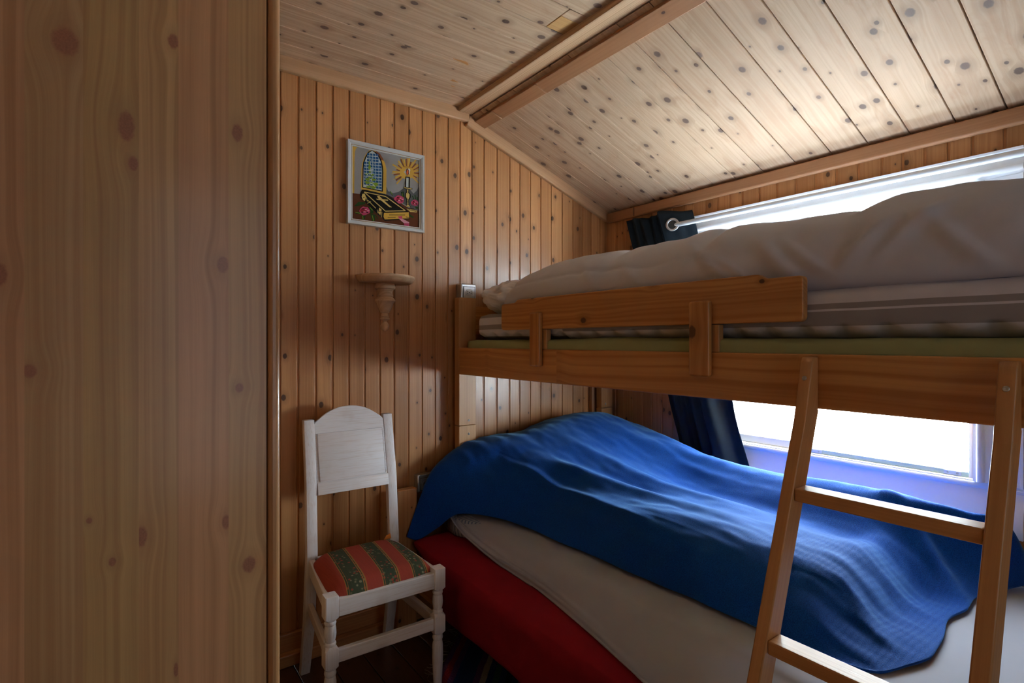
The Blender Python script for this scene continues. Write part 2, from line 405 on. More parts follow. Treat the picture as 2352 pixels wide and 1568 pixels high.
def m_rug():
    N = NT('rag_rug_stripes'); p = N.xyz(N.obj())
    t = N.M('ADD', N.M('MULTIPLY', p[0], 44.0), N.M('MULTIPLY', N.noise(N.vec(0.0, N.M('MULTIPLY', p[1], 5.0), p[0]), 3.0, 2.0), 0.6))
    w = N.n('ShaderNodeTexWhiteNoise', noise_dimensions='1D'); N.set(w.inputs['W'], N.M('FLOOR', t))
    c = N.ramp(w.outputs['Value'], [(0.0, (0.02, 0.04, 0.13)), (0.16, (0.30, 0.27, 0.22)), (0.28, (0.22, 0.02, 0.03)), (0.42, (0.02, 0.05, 0.16)),
                                  (0.55, (0.10, 0.04, 0.13)), (0.65, (0.03, 0.09, 0.07)), (0.78, (0.01, 0.012, 0.02)), (0.9, (0.16, 0.06, 0.025))], 'CONSTANT')
    N.bump(N.noise(N.obj(), 160.0, 3.0), 0.8, 0.006)
    return N.fin(c, 0.95, 0.1)
m_rag = m_rug()

def m_glass_():
    N = NT('window_glass'); nt = N.t
    tr = N.n('ShaderNodeBsdfTransparent'); gl = N.n('ShaderNodeBsdfGlossy'); gl.inputs['Roughness'].default_value = 0.02
    fr = N.n('ShaderNodeFresnel'); fr.inputs['IOR'].default_value = 1.45
    mx = N.n('ShaderNodeMixShader'); nt.links.new(N.M('MULTIPLY', fr.outputs[0], N.M('SUBTRACT', 1.0, N.n('ShaderNodeNewGeometry').outputs['Backfacing'])), mx.inputs[0]); nt.links.new(tr.outputs[0], mx.inputs[1]); nt.links.new(gl.outputs[0], mx.inputs[2])
    nt.links.new(mx.outputs[0], nt.nodes['Material Output'].inputs[0]); return N.m
m_glass = m_glass_()
m_seal = plain('pale_green_seal', (0.52, 0.66, 0.58), 0.4)

# ------------------------------------------------------------------ setting
XW, YW = 2.278, 2.200          # window wall, gable wall (faces of the planks)
XL, YF = -0.42, -1.30          # left wall, front wall
SL, ZC = 0.3515, 2.322         # roof slope, flat ceiling
def zroof(x): return 1.965 + SL * (XW - x)

# gable wall behind everything
def gable_bm():
    b = prism_bm([(XL-0.1, 0), (XW+0.12, 0), (XW+0.12, 1.97), (1.30, zroof(1.30)+0.05), (1.30, ZC+0.05), (XL-0.1, ZC+0.05)], 0.10)
    return b
wall_back = mesh_obj('wall_back', gable_bm(), m_groove, None, Matrix.Translation((0, YW+0.0485, 0)) @ Matrix.Rotation(math.pi/2, 4, 'X'))
tag(wall_back, kind='structure')
edges = [XL+0.067*i for i in range(0, 14)] + [0.501, 0.568, 0.636, 0.702, 0.769, 0.836, 0.903, 0.968, 1.035, 1.101, 1.167, 1.233, 1.297, 1.362, 1.431,
         1.507, 1.585, 1.648, 1.717, 1.785, 1.857, 1.935, 2.012, 2.087, 2.150, 2.220, 2.278]
edges = [e for i, e in enumerate(edges) if i >= 14 or e < 0.47]
def vplank(parent, c, w, z0, z1, plane, gap=0.0080):
    w2 = w - gap
    if plane == 'y':
        M, L = axes((c, YW + 0.0, z0), (c, YW + 0.0, z1), (1, 0, 0)); t = 0.011
        # local Z must look into the room (-y)
        return mesh_obj('plank', box_bm(0, L, -w2/2, w2/2, -t/2, t/2, 0.0024, 2), m_wall, parent, M, smooth='box')
    M, L = axes((XW, c, z0), (XW, c, z1), (0, 1, 0))
    return mesh_obj('plank', box_bm(0, L, -w2/2, w2/2, -0.0055, 0.0055, 0.0024, 2), m_wall, parent, M, smooth='box')
for a, b_ in zip(edges, edges[1:]):
    c = (a+b_)/2
    top = ZC - 0.03 if c < 1.3 else zroof(b_) - 0.005
    vplank(wall_back, c, b_-a, 0.0, top, 'y')

# window wall: four solid pieces round the opening, planks on them
WY0, WY1, WZ0, WZ1 = 0.545, 1.60, 0.765, 1.755
def shell(name, lo, hi, mat=m_groove): return tag(wbox(name, lo, hi, mat), kind='structure')
bm = bmesh.new()
for (y0, y1, z0, z1) in ((YF-0.1, WY0, 0, 1.97), (WY1, YW+0.1, 0, 1.97), (WY0, WY1, 0, WZ0), (WY0, WY1, WZ1, 1.97)):
    box_bm(XW-0.0012, XW+0.105, y0, y1, z0, z1, bm=bm)
wall_right = mesh_obj('wall_right', bm, m_groove); tag(wall_right, kind='structure')
ye = [2.20, 2.12, 2.056, 1.993, 1.928, 1.863, 1.798, 1.733, 1.668, 1.605, 1.542, 1.477, 1.414, 1.354, 1.275, 1.197, 1.117, 1.039, 0.961, 0.883, 0.805, 0.740, 0.674, 0.608, 0.544, 0.464, 0.385, 0.31, 0.235, 0.16, 0.085, 0.01]
for a, b_ in zip(ye, ye[1:]):
    c = (a+b_)/2
    if 0.43 < c < 1.70:
        vplank(wall_right, c, a-b_, 1.83, 1.955, 'x')
    else:
        vplank(wall_right, c, a-b_, 0.0, 1.955, 'x')
shell('wall_left', (XL-0.1, YF-0.1, 0), (XL, YW+0.1, ZC+0.05), m_wall)
shell('wall_front', (XL-0.1, YF-0.1, 0), (XW+0.1, YF, 2.4), m_wall)
floor = shell('floor', (XL-0.1, YF-0.1, -0.12), (XW+0.12, YW+0.1, -0.022), m_dark)
x = XL
while x < XW:
    wbox('floor_board', (x+0.001, YF, -0.0225), (min(x+0.118, XW), YW, 0.0), m_floor, floor, 0.0012, 'y', 1); x += 0.12

# ceiling: solid decks above, planks below
bm = prism_bm([(XL-0.1, ZC+0.012), (1.36, ZC+0.012), (XW+0.14, zroof(XW+0.14)+0.018), (XW+0.14, zroof(XW+0.14)+0.10), (1.36, ZC+0.13), (XL-0.1, ZC+0.13)], YW-YF+0.3)
ceiling = mesh_obj('ceiling', bm, m_dark, None, Matrix.Translation((0, (YW+YF)/2, 0)) @ Matrix.Rotation(math.pi/2, 4, 'X')); tag(ceiling, kind='structure')
ly = [2.215, 2.083, 1.972, 1.833, 1.701, 1.569, 1.443, 1.318, 1.19, 1.06, 0.93, 0.80, 0.67, 0.54, 0.41, 0.28, 0.15, 0.02, -0.11]
for i, (a, b_) in enumerate(zip(ly, ly[1:])):
    c = (a+b_)/2; w = a-b_
    x1 = 1.195 if i == 6 else 1.33
    M, L = axes((XL, c, ZC+0.004), (x1, c, ZC+0.004), (0, 1, 0))
    g = 0.0045 if i in (6,) else 0.0022
    mesh_obj('plank', box_bm(0, L, -(w-g)/2, (w-g)/2, -0.009, 0.009, 0.0014, 1), m_ceil, ceiling, M)
m_patch = pine('patch_pine', (0.58, 0.36, 0.15), (0.44, 0.24, 0.08), (0.1, 0.05, 0.03), rough=0.4, kthr=0.95, contrast=0.5)
o = board('patch_piece', (1.198, 1.402, ZC+0.004), (1.33, 1.402, ZC+0.004), 0.076, 0.018, (0, 1, 0), m_patch, ceiling, 0.0014)
o['label'] = 'small yellow new pine patch let into a ceiling board'
board('plank', (1.198, 1.341, ZC+0.004), (1.33, 1.341, ZC+0.004), 0.043, 0.018, (0, 1, 0), m_ceil, ceiling, 0.0014)
ry = [2.215, 2.093, 1.962, 1.842, 1.723, 1.615, 1.498, 1.383, 1.256, 1.116, 0.977, 0.848, 0.718, 0.589, 0.459, 0.33, 0.20, 0.07, -0.06, -0.19]
for i, (a, b_) in enumerate(zip(ry, ry[1:])):
    c = (a+b_)/2; w = a-b_
    p0 = Vector((1.35, c, zroof(1.35)+0.009)); p1 = Vector((XW+0.02, c, zroof(XW+0.02)+0.009))
    g = 0.0018 if c > 1.3 else 0.0038
    M, L = axes(p0, p1, (0, 1, 0))
    mesh_obj('plank', box_bm(0, L, -(w-g)/2, (w-g)/2, -0.009, 0.009, 0.0014, 1), m_ceil, ceiling, M)
# scorched / flaked varnish spots on the flat part
def flake(px0, py0, ln, wd, ang):
    b = bmesh.new(); n = 14; vs = []
    for i in range(n):
        a = 2*math.pi*i/n; r = 1 + 0.35*math.sin(3*a+px0*40) + rnd.uniform(-.15, .15)
        vs.append(b.verts.new((math.cos(a)*ln/2*r, math.sin(a)*wd/2*r, 0)))
    b.faces.new(vs[::-1]); 
    r = bmesh.ops.extrude_face_region(b, geom=b.faces[:]); bmesh.ops.translate(b, vec=(0, 0, 0.0006), verts=[e for e in r['geom'] if isinstance(e, bmesh.types.BMVert)])
    bmesh.ops.recalc_face_normals(b, faces=b.faces[:])
    o = mesh_obj('varnish_flake', b, m_flake, ceiling, Matrix.Translation((px0, py0, ZC-0.0054)) @ Matrix.Rotation(ang, 4, 'Z'))
m_flake = plain('orange_varnish', (0.50, 0.22, 0.045), 0.4, nscale=30.0, namt=0.25)
flake(1.083, 1.812, 0.070, 0.016, 0.05); flake(1.135, 1.965, 0.035, 0.014, 0.1); flake(1.155, 2.01, 0.022, 0.007, 0.1)

# trims
t = wbox('trim_1', (XL, YW-0.030, 2.262), (1.338, YW-0.004, ZC+0.002), m_trim, None, 0.006, 'x'); tag(t, kind='structure')
p0 = Vector((1.332, YW-0.016, zroof(1.332)-0.026)); p1 = Vector((XW-0.004, YW-0.016, zroof(XW-0.004)-0.026))
t = board('trim_2', p0, p1, 0.056, 0.024, (0, 0, 1), m_trim, None, 0.005); tag(t, kind='structure')
t = wbox('trim_3', (XW-0.030, -0.4, 1.903), (XW-0.004, YW-0.028, 1.958), m_trim_r, None, 0.008, 'y', 3); tag(t, kind='structure')
# ridge beam and the strip beside it
t = wbox('trim_4', (1.277, -0.6, 2.296), (1.346, YW-0.029, 2.345), m_beam, None, 0.002, 'y'); tag(t, kind='structure')
for a, b_ in ((-0.6, 1.712), (1.715, 2.028), (2.031, YW-0.02)):
    dz = {-0.6: 0.0, 1.715: 0.0015, 2.031: 0.003}[a]
    cx = 1.398; t = board('trim_5', (cx, a, zroof(cx)-0.006-dz*0), (cx, b_, zroof(cx)-0.006), 0.068-dz*2, 0.016+dz, (1, 0, -SL), m_trim_r, None, 0.003)
    tag(t, kind='structure')
# baseboards
t = wbox('baseboard_back', (0.25, YW-0.024, 0.0), (XW-0.01, YW-0.006, 0.112), m_wall, None, 0.005, 'x'); tag(t, kind='structure')
wbox('base_moulding', (0.25, YW-0.056, 0.0), (0.95, YW-0.0245, 0.048), m_wall, t, 0.006, 'x')

# ground outside
t = wbox('ground', (XW+0.5, -12, -0.45), (26, 14, -0.35), m_out); tag(t, kind='structure')

# ------------------------------------------------------------------ window
win = empty('window_1', (XW, 1.07, WZ0)); tag(win, kind='structure')
def prof_y(name, prof, y0, y1, mat, parent, smooth='auto'):
    """profile of (x, z) points swept along Y"""
    b = bmesh.new(); A = [b.verts.new((x, y0, z)) for x, z in prof]; B = [b.verts.new((x, y1, z)) for x, z in prof]; n = len(prof)
    b.faces.new(A); b.faces.new(B[::-1])
    for i in range(n): b.faces.new((A[i], B[i], B[(i+1) % n], A[(i+1) % n]))
    bmesh.ops.recalc_face_normals(b, faces=b.faces[:])
    return mesh_obj(name, b, mat, parent, Matrix.Identity(4), smooth)
def casing_prof(z_in, sgn, w=0.083):
    """x,z outline: flat board with an outer lip and an inner bead; z_in = edge at the opening, sgn = +1 outwards upward"""
    xw = XW-0.004
    pr = [(xw+0.02, z_in), (xw-0.010, z_in), (xw-0.012, z_in+sgn*0.006)]
    for i in range(7):
        a = math.pi*i/6; pr.append((xw-0.013-0.010*math.sin(a), z_in+sgn*(0.009+0.011*(1-math.cos(a)))))
    pr += [(xw-0.011, z_in+sgn*0.035), (xw-0.013, z_in+sgn*(w-0.008)), (xw-0.020, z_in+sgn*(w-0.007)), (xw-0.021, z_in+sgn*w), (xw+0.02, z_in+sgn*w)]
    return pr
prof_y('casing', casing_prof(WZ1-0.003, 1), 0.417, 1.653, m_white, win)
pr = [(XW+0.03, WZ0+0.0125), (XW+0.002, WZ0+0.0125), (XW-0.004, WZ0+0.010)]
for i in range(6):
    a = math.pi*i/5; pr.append((XW-0.004-0.007*math.sin(a)-0.002*i/5, WZ0+0.007-0.010*(1-math.cos(a))))
pr += [(XW-0.007, WZ0-0.018), (XW-0.026, WZ0-0.085), (XW-0.030, WZ0-0.095), (XW-0.030, WZ0-0.150), (XW+0.0, WZ0-0.150), (XW+0.03, WZ0-0.02)]
prof_y('casing', pr, 0.417, 1.653, m_white, win)
def vcasing(y_in, sgn, w):
    b = bmesh.new(); pr = casing_prof(0, 1, w)
    z0, z1 = WZ0+0.0085, WZ1-0.0035
    A = [b.verts.new((x, y_in+sgn*u, z0)) for x, u in pr]; B = [b.verts.new((x, y_in+sgn*u, z1)) for x, u in pr]; n = len(pr)
    b.faces.new(A); b.faces.new(B[::-1])
    for i in range(n): b.faces.new((A[i], B[i], B[(i+1) % n], A[(i+1) % n]))
    bmesh.ops.recalc_face_normals(b, faces=b.faces[:])
    mesh_obj('casing', b, m_white, win, Matrix.Identity(4), 'auto')
vcasing(0.542, -1, 0.125); vcasing(1.605, 1, 0.048)
# reveal and frame
fx0, fx1 = XW+0.006, XW+0.060
for lo, hi in (((fx0, WY0-0.001, WZ0-0.001), (XW+0.10, WY0+0.012, WZ1)), ((fx0, WY1-0.012, WZ0), (XW+0.10, WY1+0.001, WZ1)),
               ((fx0, WY0, WZ0-0.001), (XW+0.10, WY1, WZ0+0.012)), ((fx0, WY0, WZ1-0.012), (XW+0.10, WY1, WZ1+0.001))):
    wbox('reveal', lo, hi, m_white, win, 0.001, 'x', 1)
wbox('mullion', (fx0+0.004, 1.075, WZ0+0.012), (fx1, 1.118, WZ1-0.012), m_white, win, 0.003, 'z')
# left hand sash: wide bottom rail, stiles, top rail
for lo, hi in (((fx0+0.016, 1.118, WZ0+0.013), (fx1-0.008, WY1-0.013, WZ0+0.045)), ((fx0+0.016, 1.118, WZ1-0.06), (fx1-0.008, WY1-0.013, WZ1-0.013)),
               ((fx0+0.016, WY1-0.058, WZ0+0.045), (fx1-0.008, WY1-0.013, WZ1-0.06))):
    wbox('sash', lo, hi, m_white, win, 0.003, 'y')
wbox('glass', (fx1-0.030, 1.118, WZ0+0.04), (fx1-0.026, WY1-0.05, WZ1-0.05), m_glass, win, 0, 'y')
wbox('glass', (fx1-0.030, WY0+0.012, WZ0+0.012), (fx1-0.026, 1.075, WZ1-0.012), m_glass, win, 0, 'y')
sl = wbox('seal_strip', (fx0+0.002, WY0+0.013, WZ0+0.0125), (fx0+0.020, 1.074, WZ0+0.030), m_seal, win, 0.002, 'y')
for yy in (0.60, 1.045):
    pl = wbox('corner_plate', (fx0-0.0005, yy-0.024, WZ0+0.014), (fx0+0.0018, yy+0.024, WZ0+0.028), m_alu, win, 0.0005, 'y')
    for d in (-0.013, 0.013):
        b = lathe_bm([(0.0, 0.0014), (0.003, 0.001), (0.0036, 0)][::-1], 12)
        mesh_obj('screw', b, m_steel2, pl, Matrix.Translation((fx0-0.0005, yy+d, WZ0+0.021)) @ Matrix.Rotation(-math.pi/2, 4, 'Y'), True)

# ------------------------------------------------------------------ wardrobe on the left
Y0 = 1.15
wd = empty('wardrobe', (-0.08, Y0+0.5, 0)); tag(wd, 'large pine wardrobe seen from its side, filling the left of the room', 'wardrobe')
def xat(px): u = (px-1176)/1242; return Y0*(math.sin(YAW)+u*math.cos(YAW))/(math.cos(YAW)-u*math.sin(YAW))
def zat(px, py): u = (px-1176)/1242; t = Y0/(math.cos(YAW)-u*math.sin(YAW)); return H-(py-784)/1242*t
js = [-420, -240, -95, 56, 191, 319, 410, 525, 612]
kn = [(150, 95, 38, 30), (398, 95, 22, 14), (290, 290, 44, 20), (306, 376, 22, 12), (545, 305, 28, 16), (512, 608, 26, 17), (68, 852, 18, 15), (550, 890, 15, 12),
      (325, 1232, 30, 14), (258, 1290, 13, 9), (520, 1198, 22, 13), (572, 1296, 26, 20), (-2, 630, 30, 16), (404, 1538, 22, 6), (205, 1195, 9, 7)]
for a, b_ in zip(js, js[1:]):
    xa, xb = xat(a), xat(b_); w = xb-xa; cx = (xa+xb)/2
    kk = []
    for (px, py, rz, rx) in kn:
        if a-3 <= px < b_:
            s = 0.00062
            kk.append((zat(px, py)-0.06, xat(px)-cx, rz*s, rx*s))
    bs = tuple(v*rnd.uniform(0.9, 1.08) for v in (0.66, 0.42, 0.21))
    m = pine('wardrobe_pine', bs, (0.38, 0.200, 0.085), (0.26, 0.115, 0.070), rough=0.36, knots=kk, contrast=0.5, var=0.06, halo=0.22, wave=0.006,
             ring=95.0, coat=0.35, rings_bump=0.05)
    M, L = axes((cx, Y0+0.009, 0.06), (cx, Y0+0.009, 2.16), (1, 0, 0))
    mesh_obj('side_board', box_bm(0, L, -w/2, w/2, -0.009, 0.009), m, wd, M)
m_door = pine('wardrobe_door_pine', (0.50, 0.27, 0.12), (0.38, 0.18, 0.07), (0.12, 0.05, 0.03), rough=0.3, kx=1.2, ky=12.0, kthr=0.4, R=0.006, contrast=0.35, var=0.05, coat=0.3)
xd = xat(615)
for i in range(2):
    yA = Y0-0.003+i*0.515
    d = wbox('door', (xd, yA, 0.09), (xd+0.0235, yA+0.51, 2.13), m_door, wd, 0.009, 'z', 4)
    b = lathe_bm([(0.006, 0), (0.006, 0.012), (0.015, 0.018), (0.014, 0.026), (0.004, 0.03)], 16)
    mesh_obj('knob', b, m_shelf, d, Matrix.Translation((xd+0.0235, yA+(0.46 if i == 0 else 0.05), 1.05)) @ Matrix.Rotation(math.pi/2, 4, 'Y'), True)
wbox('back_panel', (-0.415, Y0+0.0185, 0.06), (-0.40, 2.17, 2.16), m_door, wd, 0, 'z')
wbox('top_board', (-0.40, Y0+0.0185, 2.14), (xd, 2.17, 2.16), m_door, wd, 0, 'y')
wbox('plinth', (-0.40, Y0+0.01, 0.0), (xd-0.02, 2.17, 0.06), m_door, wd, 0, 'y')

# ------------------------------------------------------------------ bunk frame
def screw(parent, p, axis, r=0.0055):
    b = lathe_bm([(r, 0), (r*0.9, 0.0012), (r*0.35, 0.0016), (r*0.30, 0.0008), (0.0001, 0.0008)], 14)
    R = {'-x': Matrix.Rotation(-math.pi/2, 4, 'Y'), '-y': Matrix.Rotation(math.pi/2, 4, 'X')}[axis]
    o = mesh_obj('screw', b, m_steel2, parent, Matrix.Translation(p) @ R, True)
    x = box_bm(-r*0.62, r*0.62, -r*0.13, r*0.13, 0.0013, 0.0019); box_bm(-r*0.13, r*0.13, -r*0.62, r*0.62, 0.0013, 0.0019, bm=x)
    mesh_obj('screw_cross', x, m_dark, None if False else parent, Matrix.Translation(p) @ R)
XB = 1.250                                             # outer face of the bunk rail
bk = empty('bunk_bed', (1.75, 1.15, 0)); tag(bk, 'orange pine upper bunk with guard board, fixed between wall posts', 'bunk bed')
PY0, PY1 = 2.120, 2.160
def post(x0, x1, zj, ztop, y0=PY0, y1=PY1, low=0.55):
    up = wbox('post', (x0, y0, zj+0.001), (x1, y1, ztop), m_post, bk, 0.0015, 'z'); lo = wbox('post', (x0, y0, 0), (x1, y1, zj-0.001), m_post, bk, 0.0015, 'z')
    if y0 > 1:
        cx = (x0+x1)/2+0.006 if x0 < 2 else (x0+x1)/2-0.012
        screw(up, (cx, y0-0.0002, zj+0.022), '-y'); screw(lo, (cx, y0-0.0002, zj-0.040), '-y')
post(XB, XB+0.090, 0.847, 1.430)
post(2.158, 2.245, 0.862, 1.430)
post(XB, XB+0.090, 0.847, 1.24, 0.10, 0.14); post(2.158, 2.245, 0.862, 1.24, 0.10, 0.14)
wbox('wall_batten', (2.132, 2.168, 0.60), (2.156, 2.19, 1.40), m_trim_r, bk, 0.002, 'z')
rail = wbox('side_rail', (XB, 0.142, 1.081), (XB+0.024, 2.119, 1.202), m_bunk, bk, 0.003, 'y')
wbox('side_rail', (2.200, 0.142, 1.081), (2.224, 2.119, 1.202), m_bunk, bk, 0.003, 'y')
wbox('head_board', (XB+0.091, PY0+0.008, 1.262), (2.157, PY0+0.030, 1.393), m_bunk, bk, 0.004, 'x')
wbox('head_board', (XB+0.091, PY0+0.008, 1.100), (2.157, PY0+0.030, 1.200), m_bunk, bk, 0.004, 'x')
wbox('foot_board', (XB+0.091, 0.112, 1.081), (2.157, 0.136, 1.202), m_bunk, bk, 0.004, 'x')
for i in range(13):
    y = 0.20+i*0.148
    wbox('slat', (XB+0.026, y, 1.150), (2.198, y+0.07, 1.166), m_post, bk, 0.001, 'x', 1)
for x in (XB+0.0245, 2.182): wbox('slat_ledge', (x, 0.15, 1.125), (x+0.018, 2.11, 1.149), m_post, bk, 0.001, 'y', 1)
# guard board with cut-down ends
ga, gb, g0, g1 = 0.598, 1.785, 1.275, 1.392
pts = []
def arc(cx, cy, r, a0, a1, n=5): return [(cx+r*math.cos(math.radians(a0+(a1-a0)*i/n)), cy+r*math.sin(math.radians(a0+(a1-a0)*i/n))) for i in range(n+1)]
L = gb-ga; Hh = g1-g0
pts = arc(0.012, 0.012, 0.012, 180, 270) + arc(L-0.014, 0.014, 0.014, 270, 360) + arc(L-0.014, Hh-0.012-0.014, 0.014, 0, 90) \
      + [(L-0.085, Hh-0.012), (L-0.095, Hh-0.008), (L-0.106, Hh-0.001), (L-0.115, Hh)] + [(0.115, Hh), (0.106, Hh-0.001), (0.095, Hh-0.008), (0.085, Hh-0.012)] + arc(0.010, Hh-0.012-0.010, 0.010, 90, 180)
M, _ = axes((XB-0.002+0.012, ga, g0), (XB-0.002+0.012, gb, g0), (0, 0, 1))
mesh_obj('guard_board', prism_bm(pts, 0.024, 0.0035, 2), m_bunk, bk, M, 'box')
# outer uprights of the guard and the blocks behind them
for (ya, yb, ca, cb) in ((1.520, 1.579, 1.479, 1.545), (0.827, 0.888, 0.806, 0.868)):
    M, L2 = axes((XB-0.002-0.0095, (ya+yb)/2, 1.139), (XB-0.002-0.0095, (ya+yb)/2, 1.336), (0, 1, 0))
    mesh_obj('guard_upright', box_bm(0, L2, -(yb-ya)/2, (yb-ya)/2, -0.0095, 0.0095, 0.006, 3), m_bunk, bk, M, 'box')
    wbox('guard_block', (XB+0.0005, ya-0.016, 1.203), (XB+0.022, yb-0.003, 1.274), m_post, bk, 0.002, 'z')

# ladder
ld = empty('ladder', (0.80, 0.41, 0)); tag(ld, 'narrow pine ladder hooked on the bunk rail, leaning over the lower bed', 'ladder')
TAN = 0.371
def lx(z): return 1.185-(1.047-z)*TAN           # outer face x at height z
for (y0, y1) in ((0.565, 0.591), (0.233, 0.259)):
    D = 0.055; zt = 1.196; zr = 1.079; zb = 0.0
    poly = [(lx(zb), zb), (lx(1.06), 1.06), (1.2215, zt-0.012), (1.228, zt), (XB-0.0015, zt), (XB-0.0015, zr)]
    if lx(zr)+D > XB: poly += [(lx(zr)+D, zr)]
    poly += [(lx(zb)+D, zb)]
    # local frame: X up the ladder, so the grain follows it
    ang = math.atan(TAN); ux = Vector((math.sin(ang), 0, math.cos(ang))); uy = Vector((math.cos(ang), 0, -math.sin(ang)))
    o0 = Vector((lx(0), (y0+y1)/2, 0))
    loc = [((Vector((px, 0, pz))-Vector((lx(0), 0, 0))).dot(ux), (Vector((px, 0, pz))-Vector((lx(0), 0, 0))).dot(uy)) for px, pz in poly]
    uz = ux.cross(uy)
    M = Matrix(((ux.x, uy.x, uz.x, o0.x), (ux.y, uy.y, uz.y, o0.y), (ux.z, uy.z, uz.z, o0.z), (0, 0, 0, 1)))
    r = mesh_obj('ladder_rail', prism_bm(loc, y1-y0, 0.003, 2), m_ladder, ld, M, 'box')
    zs = 1.150
    Rm = M @ Matrix.Translation(((zs)/math.cos(ang), 0, 0))
    p = Vector((1.2125-0.0005, (y0+y1)/2, zs)); b = lathe_bm([(0.0052, 0), (0.0048, 0.0012), (0.002, 0.0016), (0.0017, 0.0008), (0.0001, 0.0008)], 14)
    mesh_obj('screw', b, m_steel2, r, Matrix.Translation(p) @ Matrix.Rotation(-math.pi/2+0.24, 4, 'Y'), True)
for k in range(4):
    zt = 0.924-0.284*k
    if zt < 0.05: continue
    xo = lx(zt); 
    # rung tilted like the treads: flat top
    pts = [(0, 0), (0.046, 0), (0.046, -0.026), (0.004, -0.028)]
    b = prism_bm([(x, z) for x, z in pts], 0.306, 0.003, 2)
    M = Matrix.Translation((xo+0.0015, 0.412, zt)) @ Matrix.Rotation(math.pi/2, 4, 'X')
    M = Matrix(((0, 1, 0, xo+0.0015), (1, 0, 0, 0.2595), (0, 0, 1, zt), (0, 0, 0, 1)))
    bb = box_bm(0, 0.305, 0.0, 0.046, -0.027, 0.0, 0.0025, 2)
    M = Matrix(((0, 1, 0, xo+0.0015), (1, 0, 0, 0.2595), (0, 0, 1, zt), (0, 0, 0, 1)))
    bmesh.ops.recalc_face_normals(bb, faces=bb.faces[:])
    o = mesh_obj('rung', bb, m_bunk if k < 0 else m_ladder, ld, M @ Matrix.Identity(4), 'box')
    b.free()

# ------------------------------------------------------------------ upper bedding
def soft_box(name, lo, hi, r, mat, parent=None, ny=60, nx=24, nzz=6, fn=None, seg=3, origin=None):
    """rounded, subdivided box; fn(v) moves the points"""
    b = box_bm(lo[0], hi[0], lo[1], hi[1], lo[2], hi[2])
    for ax, n in ((0, nx), (1, ny), (2, nzz)):
        for i in range(1, n):
            c = lo[ax]+(hi[ax]-lo[ax])*i/n; pn = [0, 0, 0]; pn[ax] = 1; pc = [0, 0, 0]; pc[ax] = c
            bmesh.ops.bisect_plane(b, geom=b.verts[:]+b.edges[:]+b.faces[:], plane_co=pc, plane_no=pn)
    c = (Vector(lo)+Vector(hi))/2; h = (Vector(hi)-Vector(lo))/2
    for v in b.verts:
        d = v.co-c
        inner = Vector((max(-h.x+r, min(h.x-r, d.x)), max(-h.y+r, min(h.y-r, d.y)), max(-h.z+min(r, h.z), min(h.z-min(r, h.z), d.z))))
        e = d-inner
        if e.length > 1e-9: v.co = c+inner+e.normalized()*min(r, max(abs(e.x), abs(e.y), abs(e.z)))
        if fn: v.co = fn(v.co.copy())
    og = Vector(origin or (0, 0, 0))
    bmesh.ops.translate(b, vec=-og, verts=b.verts)
    return mesh_obj(name, b, mat, parent, Matrix.Translation(og), True)

def fgreen(v):
    if v.z > 1.2: v.z -= 0.006*abs(math.sin(v.y*2.2+0.6))+0.003*nz(v.x*6, v.y*6)
    return v
o = soft_box('foam_mattress', (XB+0.006, 0.152, 1.1665), (2.190, 2.070, 1.243), 0.018, m_green, fn=fgreen)
tag(o, 'thin olive green foam mattress lying on the upper bunk slats', 'mattress')
def fsm(v):
    if v.z < 1.272 and v.x < 1.30:
        v.z += 0.017*(0.5+0.5*math.sin(v.y*2*math.pi/0.085))**2*(1.272-v.z)/0.030+0.008*(1.272-v.z)/0.034
    v.x += 0.004*math.sin(v.y*9)*(1 if v.x < 1.6 else 0)
    if v.z > 1.33: v.z += 0.004*nz(v.x*5, v.y*5)
    return v
o = soft_box('striped_mattress', (XB+0.028, 0.155, 1.238), (2.185, 2.016, 1.349), 0.035, m_smat, fn=fsm, ny=150, nx=20, nzz=10, origin=(0, 0, 1.2445))
tag(o, 'white and grey striped mattress on the thin green foam of the bunk', 'mattress')

# duvet on top: cross sections front(bottom) -> over the top -> wall side
def drow(y, top, fx=1.30, bulge=1.0, zb=1.352):
    h = top-zb
    return [(2.17, y, zb), (2.20, y, zb+h*0.35), (2.15, y, zb+h*0.72), (2.00, y, zb+h*0.88), (1.82, y, zb+h*0.97), (1.62, y, zb+h*1.0), (1.46, y, zb+h*0.93), (fx+0.045, y, zb+h*0.72),
            (fx-0.005, y, zb+h*0.42), (fx-0.002, y, zb+h*0.14), (fx+0.03, y, zb-0.002)]
def ridge(x, y, pts, w):
    """bell-shaped ridge along a polyline of (x, y, amp)"""
    best = 0.0
    for (xa, ya, aa), (xb, yb, ab) in zip(pts, pts[1:]):
        dx, dy = xb-xa, yb-ya; t = max(0, min(1, ((x-xa)*dx+(y-ya)*dy)/(dx*dx+dy*dy)))
        d = math.hypot(x-xa-t*dx, y-ya-t*dy); a = (aa+(ab-aa)*t)*math.exp(-(d/w)**2)
        if abs(a) > abs(best): best = a
    return best
rows = [drow(1.88, 1.375, 1.36), drow(1.86, 1.47, 1.33), drow(1.80, 1.535, 1.31), drow(1.66, 1.555), drow(1.45, 1.562), drow(1.25, 1.560), drow(1.05, 1.562), drow(0.90, 1.580), drow(0.75, 1.570), drow(0.60, 1.570),
        drow(0.45, 1.575), drow(0.32, 1.570), drow(0.24, 1.55), drow(0.20, 1.48), drow(0.19, 1.375, 1.34)]
P = fit_rows(rows, 190, 120)
m_, n_ = P.shape[:2]
